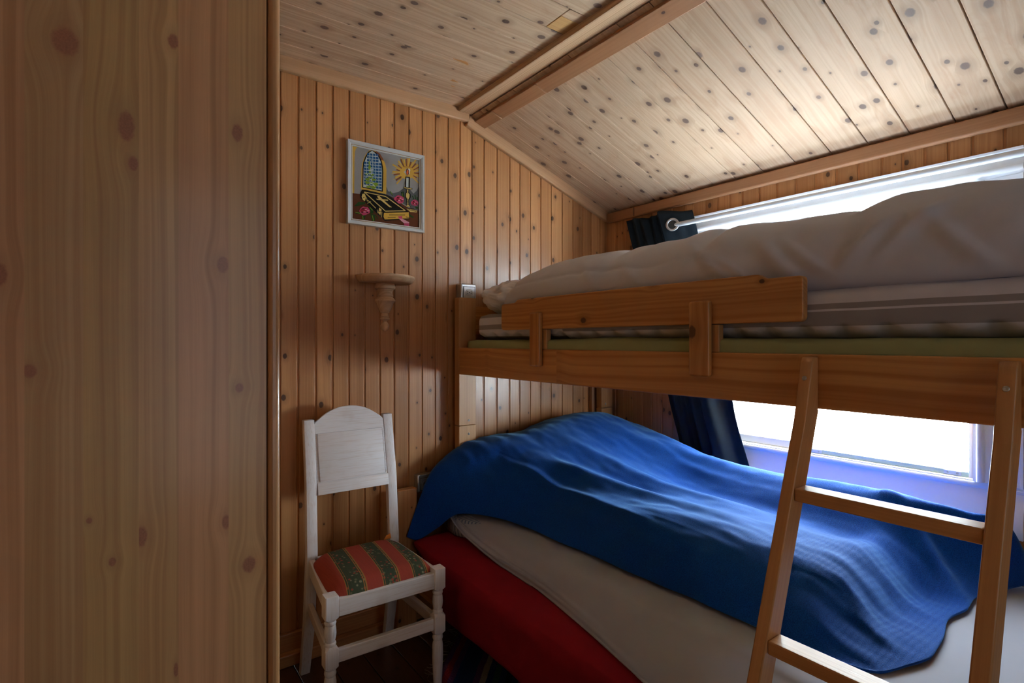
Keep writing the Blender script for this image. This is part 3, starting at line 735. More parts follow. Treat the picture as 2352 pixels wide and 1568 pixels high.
for i in range(m_):
    for j in range(n_):
        x, y, z = P[i, j]; hgt = max(0, min(1, (z-1.352)/0.2)); edge = min(1, i/8, (m_-1-i)/8)
        f = 0.018*nz(x*4.0, y*2.6, 3.1) + 0.007*nz(x*9, y*11, 1.7)
        # gathers near the front hem
        fr = max(0, 1-abs(j/(n_-1)-0.80)/0.22)
        f += fr*0.012*nz(y*13+z*9, z*10, 5.0)
        if x < 1.5:
            for yc, zc, sl, am, w in ((0.86, 1.43, 1.1, 0.016, 0.020), (0.78, 1.40, 1.3, 0.014, 0.016), (0.68, 1.42, 0.9, 0.018, 0.022), (0.60, 1.41, 1.2, 0.014, 0.016), (0.50, 1.43, -0.8, 0.018, 0.02),
                                      (0.42, 1.45, -1.0, 0.016, 0.018), (0.33, 1.42, 0.9, 0.016, 0.02), (1.15, 1.44, 1.2, 0.010, 0.018), (1.35, 1.46, 1.0, 0.010, 0.016)):
                q = (y-yc)-sl*(z-zc)
                f += am*math.exp(-(q/w)**2)*max(0, 1-((z-zc)/0.075)**2)
            f -= 0.007*math.exp(-((z-1.462-0.02*nz(y*4, 1.0))/0.006)**2)*(1 if y > 0.9 else 0)
        # pinch seams on the crest
        for yc, am in ((1.27, 0.024), (0.905, 0.040), (0.55, 0.012)):
            f -= am*math.exp(-((y-yc-0.05*(z-1.5))/0.026)**2)*max(0, hgt-0.35)
        P[i, j, 2] += f*edge*(0.25+0.75*hgt); P[i, j, 0] -= f*edge*0.5*(1 if x < 1.5 else 0)
b = grid_bm(P)
bot = [v for v in b.verts]
duv = mesh_obj('duvet', b, m_duvet, None, Matrix.Identity(4), True)
tag(duv, 'big puffy white duvet heaped over the upper bunk', 'duvet')
sd = duv.modifiers.new('thick', 'SOLIDIFY'); sd.thickness = 0.004; sd.offset = -1

# crumpled pillow at the bunk's head
b = bmesh.new(); bmesh.ops.create_icosphere(b, subdivisions=6, radius=1.0)
for v in b.verts:
    d = v.co.normalized()
    ex, ey, ez = 2.6, 2.6, 2.0
    k = (abs(d.x)**ex+abs(d.y)**ex+abs(d.z)**ez)**(-1/2.3)
    p = d*k
    q = Vector((1.575+p.x*0.285, 1.935+p.y*0.150, 1.422+p.z*0.075))
    rr = 1-abs(d.z)
    n = 0.017*nz(p.x*3, p.y*3, p.z*3) + 0.009*abs(nz(p.x*4+3, p.y*5, p.z*5)) + 0.0022*abs(nz(p.x*13, p.y*11, p.z*11))
    q += d*n*1.3
    q.z = max(q.z, 1.351) if q.y < 2.0 else max(q.z, 1.345)
    q.y = min(q.y, 2.105)
    v.co = q
o = mesh_obj('pillow', b, m_pillow, None, Matrix.Identity(4), True)
tag(o, 'crumpled white pillow poking out at the head of the upper bunk', 'pillow')

# ------------------------------------------------------------------ lower bed
lb = empty('lower_bed', (1.6, 1.15, 0)); tag(lb, 'low wooden bed under the bunk, mostly hidden by its bedding', 'bed')
wbox('bed_post', (0.953, PY0, 0), (1.040, PY1, 0.600), m_wall, lb, 0.003, 'z')
wbox('bed_post', (2.16, PY0-0.045, 0), (2.245, PY1-0.045, 0.38), m_wall, lb, 0.003, 'z')
wbox('bed_post', (0.975, 0.10, 0), (1.060, 0.14, 0.45), m_wall, lb, 0.003, 'z')
wbox('bed_rail', (1.045, 0.145, 0.145), (1.067, 2.118, 0.255), m_bunk, lb, 0.003, 'y')
wbox('bed_rail', (2.19, 0.145, 0.145), (2.212, 2.07, 0.235), m_bunk, lb, 0.003, 'y')
wbox('bed_base', (1.068, 0.15, 0.205), (2.188, 2.07, 0.222), m_post, lb, 0.0, 'y')

def fred(v):
    # front bulges, far end pulled in below
    if v.x < 1.3:
        k = max(0, (v.y-1.86)/0.24); low = max(0, (0.40-v.z)/0.22)
        v.x += 0.16*k*low**1.0
        v.z += 0.10*k*low*(1 if v.z < 0.33 else 0.3)
        v.x += 0.006*nz(v.y*5, v.z*8) + 0.004*nz(v.y*17, v.z*5)
        v.z += 0.008*nz(v.y*3.1, 2.0)*(1 if v.z < 0.25 else 0)
    return v
o = soft_box('red_mattress', (0.985, 0.15, 0.2225), (2.185, 2.112, 0.402), 0.05, m_red, fn=fred, ny=110, nx=20, nzz=16)
# let its cover hang down in front of the rail
me = o.data
for v in me.vertices:
    if v.co.x < 1.042 and v.co.z < 0.30:
        v.co.z -= 0.055*min(1, (1.042-v.co.x)/0.03)*min(1, (0.30-v.co.z)/0.05)*min(1, max(0, (2.0-v.co.y)/0.15))
tag(o, 'thick red fabric mattress at the bottom of the lower bed', 'mattress')
def ftick(v):
    if v.x < 1.2 and v.y < 1.95: v.x += 0.10*min(1, (1.95-v.y)/0.15)
    return v
o = soft_box('thin_mattress', (1.150, 0.20, 0.4035), (2.190, 2.085, 0.488), 0.02, m_tick, fn=ftick, ny=20, nx=8, nzz=3)
tag(o, 'thin blue and white ticking mattress peeping out between red mattress and grey sheet', 'mattress')
# grey sheet
def srow(y, hx, hz, tx=1.26):
    return [(2.205, y, 0.43), (2.200, y, 0.492), (1.9, y, 0.4935), (1.5, y, 0.4945), (tx, y, 0.4935), (tx-0.07, y, 0.478), (hx+(tx-0.07-hx)*0.45, y, hz+(0.478-hz)*0.55), (hx, y, hz), (hx+0.02, y, hz-0.002)]
rows = [srow(2.10, 1.20, 0.493, 1.34), srow(2.03, 1.150, 0.485, 1.30), srow(1.90, 1.138, 0.445, 1.27), srow(1.65, 1.136, 0.412), srow(1.39, 1.125, 0.408), srow(1.12, 1.085, 0.406), srow(0.86, 1.035, 0.404),
        srow(0.60, 1.010, 0.398, 1.25), srow(0.35, 1.00, 0.392, 1.24), srow(0.20, 1.00, 0.392, 1.24)]
rows += [[(x, 0.150 if i else 0.16, z-0.03 if z > 0.45 else z) for i, (x, y, z) in enumerate(srow(0.15, 1.00, 0.392, 1.24))]]
P = fit_rows(rows, 170, 110); m_, n_ = P.shape[:2]
for i in range(m_):
    for j in range(n_):
        x, y, z = P[i, j]; t = j/(n_-1)
        fr = max(0, (t-0.55)/0.45)
        f = 0.005*nz(x*5, y*4, 2.0)
        for tc, am, ph in ((0.80, 0.006, 0.0), (0.86, 0.007, 1.3), (0.92, 0.006, 2.1)):
            f += 2.4*am*math.exp(-((t-tc-0.03*math.sin(y*2.3+ph))/0.011)**2)*min(1, max(0, 0.55+1.2*nz(y*1.7, ph)))
        P[i, j, 2] += f*(0.4+0.6*fr); P[i, j, 0] -= f*fr*1.2
o = mesh_obj('sheet', grid_bm(P), m_sheet, None, Matrix.Identity(4), True)
tag(o, 'plain grey bed sheet spread over the lower bed', 'sheet')
sd = o.modifiers.new('thick', 'SOLIDIFY'); sd.thickness = 0.0035; sd.offset = 1

# blue fleece blanket over the lower duvet
B = []
def brow(y, *p): B.append([(x, (y if not isinstance(y, (list, tuple)) else y[i]), z) for i, (x, z) in enumerate(p)])
brow([2.13]*7+[2.12, 2.105], (2.20,.66),(2.12,.78),(1.95,.83),(1.79,.838),(1.60,.79),(1.42,.792),(1.225,.745),(1.09,.640),(0.985,.405))
brow([2.08]*7+[2.09, 2.075], (2.21,.66),(2.13,.80),(1.97,.855),(1.80,.855),(1.61,.805),(1.42,.800),(1.215,.748),(1.08,.630),(1.025,.395))
brow([2.00]*7+[2.02, 2.035], (2.22,.66),(2.14,.81),(1.98,.868),(1.82,.866),(1.62,.822),(1.42,.800),(1.235,.735),(1.120,.620),(1.092,.440))
brow([1.92]*7+[1.93, 1.96], (2.22,.66),(2.14,.80),(1.99,.862),(1.83,.858),(1.63,.815),(1.43,.780),(1.275,.715),(1.185,.620),(1.150,.508))
brow(1.80, (2.23,.65),(2.15,.79),(2.01,.825),(1.84,.815),(1.63,.775),(1.45,.740),(1.325,.690),(1.255,.610),(1.240,.517))
brow(1.62, (2.22,.66),(2.07,.790),(1.97,.775),(1.84,.735),(1.63,.710),(1.47,.690),(1.365,.648),(1.305,.580),(1.280,.510))
brow(1.40, (2.21,.65),(2.045,.757),(1.95,.725),(1.84,.670),(1.65,.674),(1.48,.676),(1.37,.637),(1.315,.570),(1.290,.508))
brow(1.20, (2.20,.64),(2.035,.744),(1.93,.705),(1.83,.648),(1.65,.664),(1.48,.668),(1.375,.625),(1.318,.565),(1.297,.507))
brow(1.00, (2.20,.64),(2.035,.738),(1.93,.698),(1.83,.642),(1.65,.660),(1.49,.664),(1.38,.620),(1.322,.560),(1.303,.507))
brow(0.85, (2.20,.64),(2.035,.738),(1.93,.696),(1.83,.638),(1.67,.656),(1.50,.657),(1.395,.612),(1.33,.555),(1.308,.507))
brow(0.74, (2.20,.64),(2.040,.738),(1.94,.694),(1.84,.636),(1.69,.650),(1.53,.650),(1.41,.602),(1.34,.548),(1.312,.507))
brow([.60,.61,.66,.67,.665,.655,.65,.64,.64], (2.21,.64),(2.065,.730),(1.98,.685),(1.88,.642),(1.71,.638),(1.55,.632),(1.43,.590),(1.345,.540),(1.314,.506))
brow([.50,.51,.585,.605,.605,.605,.59,.58,.58], (2.22,.62),(2.11,.712),(2.02,.655),(1.89,.590),(1.72,.585),(1.57,.592),(1.44,.552),(1.35,.522),(1.318,.505))
brow([.43,.44,.51,.545,.545,.545,.53,.515,.53], (2.23,.60),(2.15,.685),(2.05,.595),(1.88,.532),(1.73,.527),(1.56,.538),(1.44,.522),(1.36,.512),(1.33,.504))
brow([.375,.38,.44,.455,.455,.445,.45,.47,.50], (2.24,.507),(2.18,.510),(2.01,.508),(1.87,.508),(1.72,.506),(1.55,.506),(1.43,.506),(1.37,.505),(1.345,.503))
P = fit_rows(B, 260, 190); m_, n_ = P.shape[:2]
for i in range(m_):
    for j in range(n_):
        x, y, z = P[i, j]; hem = min(1, (n_-1-j)/22, (m_-1-i)/16, j/6)
        s = x+0.12*y
        f = 0.018*nz(s*7, y*2.2, 0.3) + 0.005*nz(s*17, y*5.0, 4.0) + 0.0025*nz(x*34, y*16, 9.0)
        f += ridge(x, y, [(1.33, 1.93, 0.0), (1.38, 1.72, 0.018), (1.395, 1.45, 0.020), (1.39, 1.15, 0.010), (1.39, 0.95, 0.0)], 0.022)
        f += ridge(x, y, [(1.40, 1.85, 0.0), (1.50, 1.62, 0.026), (1.54, 1.32, 0.022), (1.58, 1.0, 0.014), (1.60, 0.85, 0.0)], 0.040)
        f += ridge(x, y, [(1.62, 1.85, 0.0), (1.68, 1.60, 0.020), (1.73, 1.30, 0.018), (1.76, 1.0, 0.012), (1.80, 0.75, 0.0)], 0.038)
        f -= ridge(x, y, [(1.56, 1.75, 0.0), (1.62, 1.45, 0.016), (1.66, 1.1, 0.012), (1.68, .8, 0)], 0.035)
        f += ridge(x, y, [(2.02, .70, 0.012), (1.96, .56, 0.030), (1.90, .46, 0.010)], 0.028)
        f += ridge(x, y, [(1.53, .62, 0.008), (1.47, .52, 0.014), (1.44, .45, 0.0)], 0.03)
        P[i, j, 2] += f*hem
        if t if False else (n_-1-j) < 60: P[i, j, 0] -= 0.5*f*hem
        # wavy hem
        if n_-1-j < 14: P[i, j, 0] += 0.006*nz(y*9, 7.7)*(1-(n_-1-j)/14)
        if m_-1-i < 16: P[i, j, 1] += 0.022*nz(x*7, 3.3)*(1-(m_-1-i)/16)
        P[i, j, 2] = max(P[i, j, 2], 0.5005 if x > 1.2 and y < 2.0 else 0.0)
b = grid_bm(P); bmesh.ops.translate(b, vec=(0, -1.3, 0), verts=b.verts)
bl = mesh_obj('blanket', b, m_blanket, None, Matrix.Translation((0, 1.3, 0)), True)
tag(bl, 'bright blue fleece blanket spread over the lower bed', 'blanket')
sd = bl.modifiers.new('thick', 'SOLIDIFY'); sd.thickness = 0.006; sd.offset = 1

# ------------------------------------------------------------------ curtain and rod
rod = empty('curtain_rod', (2.195, 1.0, 1.797)); tag(rod, 'pale curtain rod across the top of the window', 'curtain rod')
b = lathe_bm([(0.0115, 0), (0.0115, 1.33)], 20)
M, _ = axes((2.195, 1.70, 1.797), (2.195, 0.37, 1.797), (1, 0, 0))
MM = M @ Matrix.Rotation(math.pi/2, 4, 'Y')
mesh_obj('rod', b, m_alu, rod, MM, 'auto')
b = lathe_bm([(0.004, 0), (0.014, 0.004), (0.014, 0.02), (0.004, 0.024)], 16); mesh_obj('end_cap', b, m_alu, rod, Matrix.Translation((2.195, 0.368, 1.797)) @ Matrix.Rotation(math.pi/2, 4, 'X'), 'auto')
wbox('bracket', (2.188, 0.385, 1.784), (XW-0.0265, 0.395, 1.81), m_alu, rod, 0.002, 'x')
cu = empty('curtain', (2.2, 1.75, 0.45)); tag(cu, 'dark navy eyelet curtain bunched at the left end of the window', 'curtain')
# plan of the gathered cloth: (x, dy) with dy measured from the left edge, total .365 wide
plan = [(2.180, 0.0), (2.196, 0.022), (2.184, 0.046), (2.200, 0.070), (2.184, 0.098), (2.202, 0.126), (2.182, 0.156), (2.196, 0.184), (2.163, 0.214), (2.168, 0.232), (2.205, 0.295), (2.235, 0.362)]
pl = catmull(np.array([(x, d, 0) for x, d in plan]), 110)
zs = np.concatenate([np.linspace(1.868, 1.70, 10), np.linspace(1.66, 0.45, 40)])
P = np.zeros((len(zs), len(pl), 3))
for i, z in enumerate(zs):
    yl = 1.957-0.29*(1.868-z); k = max(0, min(1, (1.70-z)/0.8))
    for j, (x, d, _) in enumerate(pl):
        wid = 1.0-0.12*k
        yy = yl-d*wid+0.006*nz(d*30, z*3)
        xx = x+0.010*k*math.sin(d*60+z*2.0)+0.004*nz(d*40, z*5)
        zz = z+(0.006*math.sin(d*33) if i == 0 else 0)
        P[i, j] = (min(xx, 2.246), yy, zz)
o = mesh_obj('cloth', grid_bm(P), m_navy, cu, Matrix.Identity(4), True)
sd = o.modifiers.new('thick', 'SOLIDIFY'); sd.thickness = 0.0022; sd.offset = 0
# eyelet: ring and the dark hole seen through it
gc = Vector((2.1825, 1.666, 1.798)); gn = Vector((-0.864, -0.504, 0)).normalized()
zx = gn; xx_ = Vector((0, 0, 1)).cross(zx).normalized(); yx = zx.cross(xx_)
MG = Matrix(((xx_.x, yx.x, zx.x, gc.x), (xx_.y, yx.y, zx.y, gc.y), (xx_.z, yx.z, zx.z, gc.z), (0, 0, 0, 1)))
b = bmesh.new(); ri = []
for i in range(40):
    a = 2*math.pi*i/40
    ri.append([b.verts.new(((0.0265+0.0055*math.cos(q))*math.cos(a), (0.0265+0.0055*math.cos(q))*math.sin(a), 0.003*math.sin(q)+0.004)) for q in [2*math.pi*k/10 for k in range(10)]])
for i in range(40):
    for k in range(10): b.faces.new((ri[i][k], ri[(i+1) % 40][k], ri[(i+1) % 40][(k+1) % 10], ri[i][(k+1) % 10]))
eo = mesh_obj('eyelet', b, m_chrome, cu, MG, True); eo['label'] = 'chrome eyelet ring'
b = lathe_bm([(0.0225, 0.0), (0.0225, 0.0015)], 32); mesh_obj('eyelet_hole', b, m_dark, cu, MG @ Matrix.Translation((0, 0, 0.002)), False)

# ------------------------------------------------------------------ sockets
def socket(x0, y1, z0, w, h, d, label):
    e = empty('wall_socket', (x0+w/2, y1, z0)); tag(e, label, 'socket', 'chrome wall sockets')
    wbox('housing', (x0, y1-d, z0), (x0+w, y1, z0+h), m_chrome, e, 0.006, 'x', 3)
    cx, cz = x0+w*0.52, z0+h*0.45
    M = Matrix.Translation((cx, y1-d-0.0008, cz)) @ Matrix.Rotation(math.pi/2, 4, 'X')
    f = mesh_obj('cover', box_bm(-0.029, 0.029, -0.026, 0.026, -0.001, 0.0022, 0.0009, 1), m_chrome, e, M)
    b = bmesh.new(); fr = [(-0.031, 0.031, 0.0262, 0.0278), (-0.031, 0.031, -0.0278, -0.0262), (-0.031, -0.0294, -0.0278, 0.0278), (0.0294, 0.031, -0.0278, 0.0278)]
    for a in fr: box_bm(a[0], a[1], a[2], a[3], -0.0006, 0.0012, bm=b)
    mesh_obj('gasket', b, m_dark, e, M)
    b = lathe_bm([(0.0195, 0.0022), (0.0195, 0.0034), (0.0175, 0.0036), (0.0165, 0.0024), (0.0001, 0.0023)], 28)
    bmesh.ops.scale(b, vec=(1.05, 0.86, 1), verts=b.verts)
    mesh_obj('socket_cup', b, m_steel2, e, M, 'auto')
    b = bmesh.new()
    for dx, dy in ((-0.0095, 0.004), (0.0095, 0.004), (-0.0095, -0.004), (0.0095, -0.004), (0, 0)):
        c = lathe_bm([(0.0022, 0.0024), (0.0022, 0.0031)], 10); join(b, c, Matrix.Translation((dx, dy, 0)))
    mesh_obj('pin_holes', b, m_dark, e, M)
socket(1.277, YW-0.0056, 1.424, 0.083, 0.074, 0.046, 'shiny steel wall socket perched above the bunk post')
socket(1.062, YW-0.0056, 0.566, 0.083, 0.078, 0.036, 'steel wall socket low down, half covered by the blue blanket')

# ------------------------------------------------------------------ corner shelf (wall bracket)
sh = empty('wall_shelf', (0.925, YW-0.006, 1.27)); tag(sh, 'small half-round pine wall shelf on a turned bracket', 'shelf')
prof = [(0.112, -0.022), (0.116, -0.018), (0.124, -0.010), (0.127, -0.006), (0.127, 0.0), (0.124, 0.001), (0.124, 0.0065), (0.121, 0.0085)]
prof = [(0.105, 1.4775), (0.112, 1.4785), (0.118, 1.484), (0.1235, 1.490), (0.1245, 1.494), (0.1265, 1.496), (0.1275, 1.501), (0.1265, 1.506), (0.124, 1.508)]
mesh_obj('shelf_top', lathe_bm(prof, 44, True), m_shelf, sh, Matrix.Translation((0.925, YW-0.0058, 0)), 'auto')
prof = [(0.0005, 1.2735), (0.006, 1.275), (0.0155, 1.283), (0.0195, 1.293), (0.019, 1.300), (0.014, 1.309), (0.0085, 1.315), (0.0095, 1.319), (0.019, 1.323), (0.0215, 1.327), (0.019, 1.3315), (0.0165, 1.333),
        (0.0185, 1.337), (0.0165, 1.3395), (0.0155, 1.352), (0.0205, 1.3535), (0.0205, 1.358), (0.022, 1.359), (0.027, 1.368), (0.034, 1.385), (0.036, 1.392), (0.0415, 1.399), (0.0445, 1.4025), (0.0445, 1.407),
        (0.040, 1.414), (0.034, 1.418), (0.034, 1.421), (0.036, 1.423), (0.036, 1.427), (0.0335, 1.428), (0.032, 1.438), (0.0335, 1.446), (0.036, 1.4475), (0.036, 1.451), (0.040, 1.452), (0.0445, 1.456), (0.0455, 1.461), (0.0445, 1.467), (0.042, 1.471), (0.042, 1.4765)]
mesh_obj('bracket', lathe_bm(prof, 36, True), m_shelf, sh, Matrix.Translation((0.925, YW-0.0058, 0)), 'auto')

# ------------------------------------------------------------------ picture
m_frame = plain('silver_grey_frame', (0.58, 0.61, 0.62), 0.35, nscale=60.0, namt=0.06)
m_gold = plain('frame_brown_line', (0.30, 0.19, 0.09), 0.5); m_liner = plain('frame_liner', (0.62, 0.64, 0.62), 0.5)
px0, px1, pz0, pz1 = 0.757, 1.102, 1.713, 2.055
pc = empty('picture', ((px0+px1)/2, YW-0.006, pz0)); tag(pc, 'framed needlework picture of a church window, candle and bible', 'picture')
FW = 0.026
def frame_part(name, mat, i0, i1, d0, d1, pr=None):
    """mitred ring; i0/i1 inset of outer/inner edge, d0/d1 depth (from wall) of outer and inner front edges"""
    for k in range(4):
        c = lambda ins: [(px0+ins, pz0+ins), (px1-ins, pz0+ins), (px1-ins, pz1-ins), (px0+ins, pz1-ins)]
        A, Bq = c(i0), c(i1); a0, a1 = A[k], A[(k+1) % 4]; b0, b1 = Bq[k], Bq[(k+1) % 4]
        b = bmesh.new(); yw = YW-0.0062
        def V(p, d): return b.verts.new((p[0], yw-d, p[1]))
        mid = lambda p, q: ((p[0]+q[0])/2, (p[1]+q[1])/2)
        sec0 = [V(a0, 0), V(a0, d0), V(mid(a0, b0), (d0+d1)/2+ (0.002 if pr else 0)), V(b0, d1), V(b0, 0)]
        sec1 = [V(a1, 0), V(a1, d0), V(mid(a1, b1), (d0+d1)/2+ (0.002 if pr else 0)), V(b1, d1), V(b1, 0)]
        for i in range(5): b.faces.new((sec0[i], sec0[(i+1) % 5], sec1[(i+1) % 5], sec1[i]))
        b.faces.new(sec0); b.faces.new(sec1[::-1]); bmesh.ops.recalc_face_normals(b, faces=b.faces[:])
        mesh_obj(name, b, mat, pc, Matrix.Identity(4))
frame_part('frame_side', m_frame, 0.0, 0.0150, 0.024, 0.018, True)
frame_part('frame_line', m_gold, 0.0152, 0.0178, 0.0165, 0.0165)
frame_part('frame_liner', m_liner, 0.0180, 0.0215, 0.0172, 0.0150)
# needlework: flat coloured shapes in the picture's own plane, from (u,v) in a traced quad
Q = [(205, 240), (1122, 425), (1122, 1365), (205, 1250)]       # TL TR BR BL
def homog(src):
    A = []; dst = [(0, 1), (1, 1), (1, 0), (0, 0)]
    for (x, y), (u, v) in zip(src, dst):
        A.append([x, y, 1, 0, 0, 0, -u*x, -u*y, u]); A.append([0, 0, 0, x, y, 1, -v*x, -v*y, v])
    A = np.array(A, float); h = np.linalg.solve(A[:, :8], A[:, 8]); return np.append(h, 1).reshape(3, 3)
HM = homog(Q)
def uv(x, y): v = HM @ np.array((x, y, 1.0)); return v[0]/v[2], v[1]/v[2]
ART = {}
def yarn(name, c):
    N = NT('yarn_'+name); p = N.xyz(N.obj())
    s = N.M('MULTIPLY', N.M('SINE', N.M('MULTIPLY', p[0], 2*math.pi/0.0026)), N.M('SINE', N.M('MULTIPLY', p[2], 2*math.pi/0.0030)))
    k = N.M('ADD', 0.88, N.M('MULTIPLY', s, 0.12)); N.bump(s, 0.5, 0.0006)
    return N.fin(N.mix(1.0, c, N.vec(k, k, k), 'MULTIPLY'), 0.9, 0.15)
pal = {'grey': (0.28, 0.27, 0.265), 'slate': (0.10, 0.10, 0.105), 'yellow': (0.56, 0.33, 0.055), 'gold': (0.60, 0.42, 0.13), 'brown': (0.105, 0.030, 0.012), 'rust': (0.20, 0.065, 0.025), 'black': (0.010, 0.009, 0.008), 'blue': (0.015, 0.085, 0.22),
       'pale': (0.50, 0.55, 0.56), 'white': (0.66, 0.66, 0.64), 'green': (0.20, 0.29, 0.025), 'dkgreen': (0.02, 0.065, 0.012), 'pink': (0.45, 0.05, 0.12), 'rose': (0.62, 0.28, 0.33), 'red': (0.28, 0.012, 0.03), 'flame': (0.7, 0.12, 0.03)}
for k, c in pal.items(): ART[k] = yarn(k, c)
names = list(ART); ab = bmesh.new(); layer = [0]
IN = 0.0212; aw, ah = (px1-px0)-2*IN, (pz1-pz0)-2*IN
def poly(col, pts, raw=False):
    layer[0] += 1
    y = -0.0102-layer[0]*0.000012
    q = [(uv(*p) if not raw else p) for p in pts]
    q = [(max(0, min(1, u)), max(0, min(1, v))) for u, v in q]
    co = [Vector(((u-0.5)*aw, y, v*ah)) for u, v in q]
    vs = [ab.verts.new(c) for c in co]; idx = names.index(col)
    for tri in tessellate_polygon([[Vector((c.x, c.z, 0)) for c in co]]):
        try:
            f = ab.faces.new([vs[i] for i in tri]); f.material_index = idx
            if f.normal.y > 0: f.normal_flip()
        except ValueError: pass
def line(col, a, b, w):
    a = Vector(a); b = Vector(b); n = Vector((-(b-a).y, (b-a).x)).normalized()*w/2
    poly(col, [a+n, b+n, b-n, a-n])
def blob(col, cx, cy, rx, ry, n=14, j=0.12, seed=0):
    r = random.Random(seed+int(cx*7+cy)); poly(col, [(cx+rx*math.cos(2*math.pi*i/n)*(1+r.uniform(-j, j)), cy+ry*math.sin(2*math.pi*i/n)*(1+r.uniform(-j, j))) for i in range(n)])
poly('grey', [(0, 0), (1, 0), (1, 1), (0, 1)], raw=True)
poly('yellow', [(200, 238), (285, 256), (262, 275), (248, 320), (243, 420), (240, 600), (238, 900), (200, 896)])
poly('slate', [(668, 780), (700, 860), (770, 885), (840, 870), (900, 825), (920, 810), (1000, 830), (1048, 890), (1090, 850), (1125, 790), (1125, 1150), (668, 900)])
poly('brown', [(200, 892), (345, 910), (680, 905), (790, 960), (960, 1080), (1125, 1130), (1125, 1370), (200, 1255)])
# arched window
poly('yellow', [(328, 840), (335, 560), (345, 480), (368, 410), (400, 345), (440, 300), (480, 284), (540, 296), (590, 345), (630, 410), (660, 480), (678, 560), (675, 905), (640, 895)])
poly('rust', [(540, 300), (592, 346), (632, 412), (640, 440), (600, 425), (570, 370), (525, 315)])
poly('black', [(345, 815), (350, 560), (358, 470), (385, 390), (430, 315), (482, 288), (530, 320), (580, 375), (612, 440), (628, 520), (634, 600), (628, 870)])
poly('pale', [(360, 805), (365, 560), (372, 478), (398, 402), (438, 334), (482, 302), (524, 336), (568, 388), (598, 450), (613, 530), (617, 600), (612, 852)])
import itertools
for r in range(13):
    for c in range(6):
        x0 = 368+c*41; y0 = 330+r*41+c*3
        cx, cy = x0+17, y0+18
        half = 118*math.sqrt(max(0, 1-((470-cy)/185)**2)) if cy < 470 else 121
        if abs(cx-487) > half-14 or cy > 790+(cx-360)*0.16: continue
        if 425 < cx < 455+0*r and 430 < cy < 620: pass
        poly('blue', [(x0+2, y0+2), (x0+36, y0+7), (x0+36, y0+38), (x0+2, y0+33)])
        if (r*5+c*3) % 4 == 0: blob('pale', cx+3, cy+2, 5, 5, 6)
for (cx, cy, rx, ry) in ((446, 480, 16, 30), (448, 535, 18, 35), (450, 600, 16, 14), (412, 630, 22, 16), (480, 638, 26, 16), (455, 670, 30, 18), (420, 700, 28, 22), (500, 705, 30, 16), (415, 745, 34, 22), (478, 752, 24, 16), (530, 770, 32, 22), (430, 800, 34, 20), (500, 810, 38, 20)):
    blob('green', cx, cy, rx, ry, 12, 0.25)
for a, b_ in (((452, 455), (456, 500)), ((430, 575), (500, 565)), ((462, 540), (470, 640)), ((420, 655), (470, 665)), ((470, 690), (465, 740)), ((440, 770), (500, 745)), ((490, 770), (520, 800)), ((400, 780), (430, 790)), ((400, 610), (425, 650))):
    line('white', a, b_, 9)
# rays
for k in range(30):
    a = 2*math.pi*k/30+0.05; r0, r1 = 85, (205 if k % 2 else 175)+25*math.sin(k*2.3)
    cx, cy = 960, 600; ca, sa = math.cos(a), math.sin(a)
    x1, y1 = cx+r1*ca*0.98, cy+r1*sa*1.06
    if y1 > 830 or (sa > 0.75): continue
    w = 10
    poly('yellow' if k % 2 else 'rust', [(cx+r0*ca-w*sa, cy+r0*sa+w*ca), (x1-w*sa*1.1, y1+w*ca*1.1), (x1+w*sa*1.1, y1-w*ca*1.1), (cx+r0*ca+w*sa, cy+r0*sa-w*ca)])
    if k % 2 == 0: line('yellow', (cx+(r0)*math.cos(a+.1), cy+r0*math.sin(a+.1)), (cx+(r1+20)*math.cos(a+.1), cy+(r1+20)*math.sin(a+.1)), 9)
blob('yellow', 958, 600, 98, 92, 22, 0.04)
line('rust', (915, 520), (1010, 522), 8)
blob('white', 965, 590, 42, 46, 12, 0.25); blob('black', 964, 590, 19, 52, 10); poly('flame', [(962, 550), (982, 595), (966, 640), (948, 600)]); poly('rust', [(966, 570), (980, 600), (966, 630)])
poly('black', [(934, 655), (998, 660), (996, 810), (932, 800)]); poly('pale', [(946, 668), (978, 672), (976, 803), (946, 798)])
poly('black', [(908, 795), (1030, 815), (1028, 838), (910, 822)]); poly('gold', [(916, 803), (1024, 820), (1022, 832), (918, 815)])
poly('black', [(945, 830), (990, 835), (985, 870), (1008, 900), (1010, 940), (985, 985), (990, 1050), (1015, 1085), (935, 1078), (952, 1040), (950, 975), (932, 930), (935, 885), (950, 865)])
poly('gold', [(952, 833), (976, 837), (973, 875), (992, 905), (990, 940), (974, 980), (976, 1045), (1003, 1078), (942, 1072), (962, 1040), (962, 975), (942, 930), (945, 888), (962, 865)])
for yy in (880, 965, 1005, 1045): line('black', (948, yy), (985, yy+4), 6)
poly('gold', [(950, 1100), (1095, 1125), (1090, 1152), (1000, 1145)]); line('black', (975, 1112), (1085, 1138), 7); line('black', (960, 1092), (1050, 1098), 9)
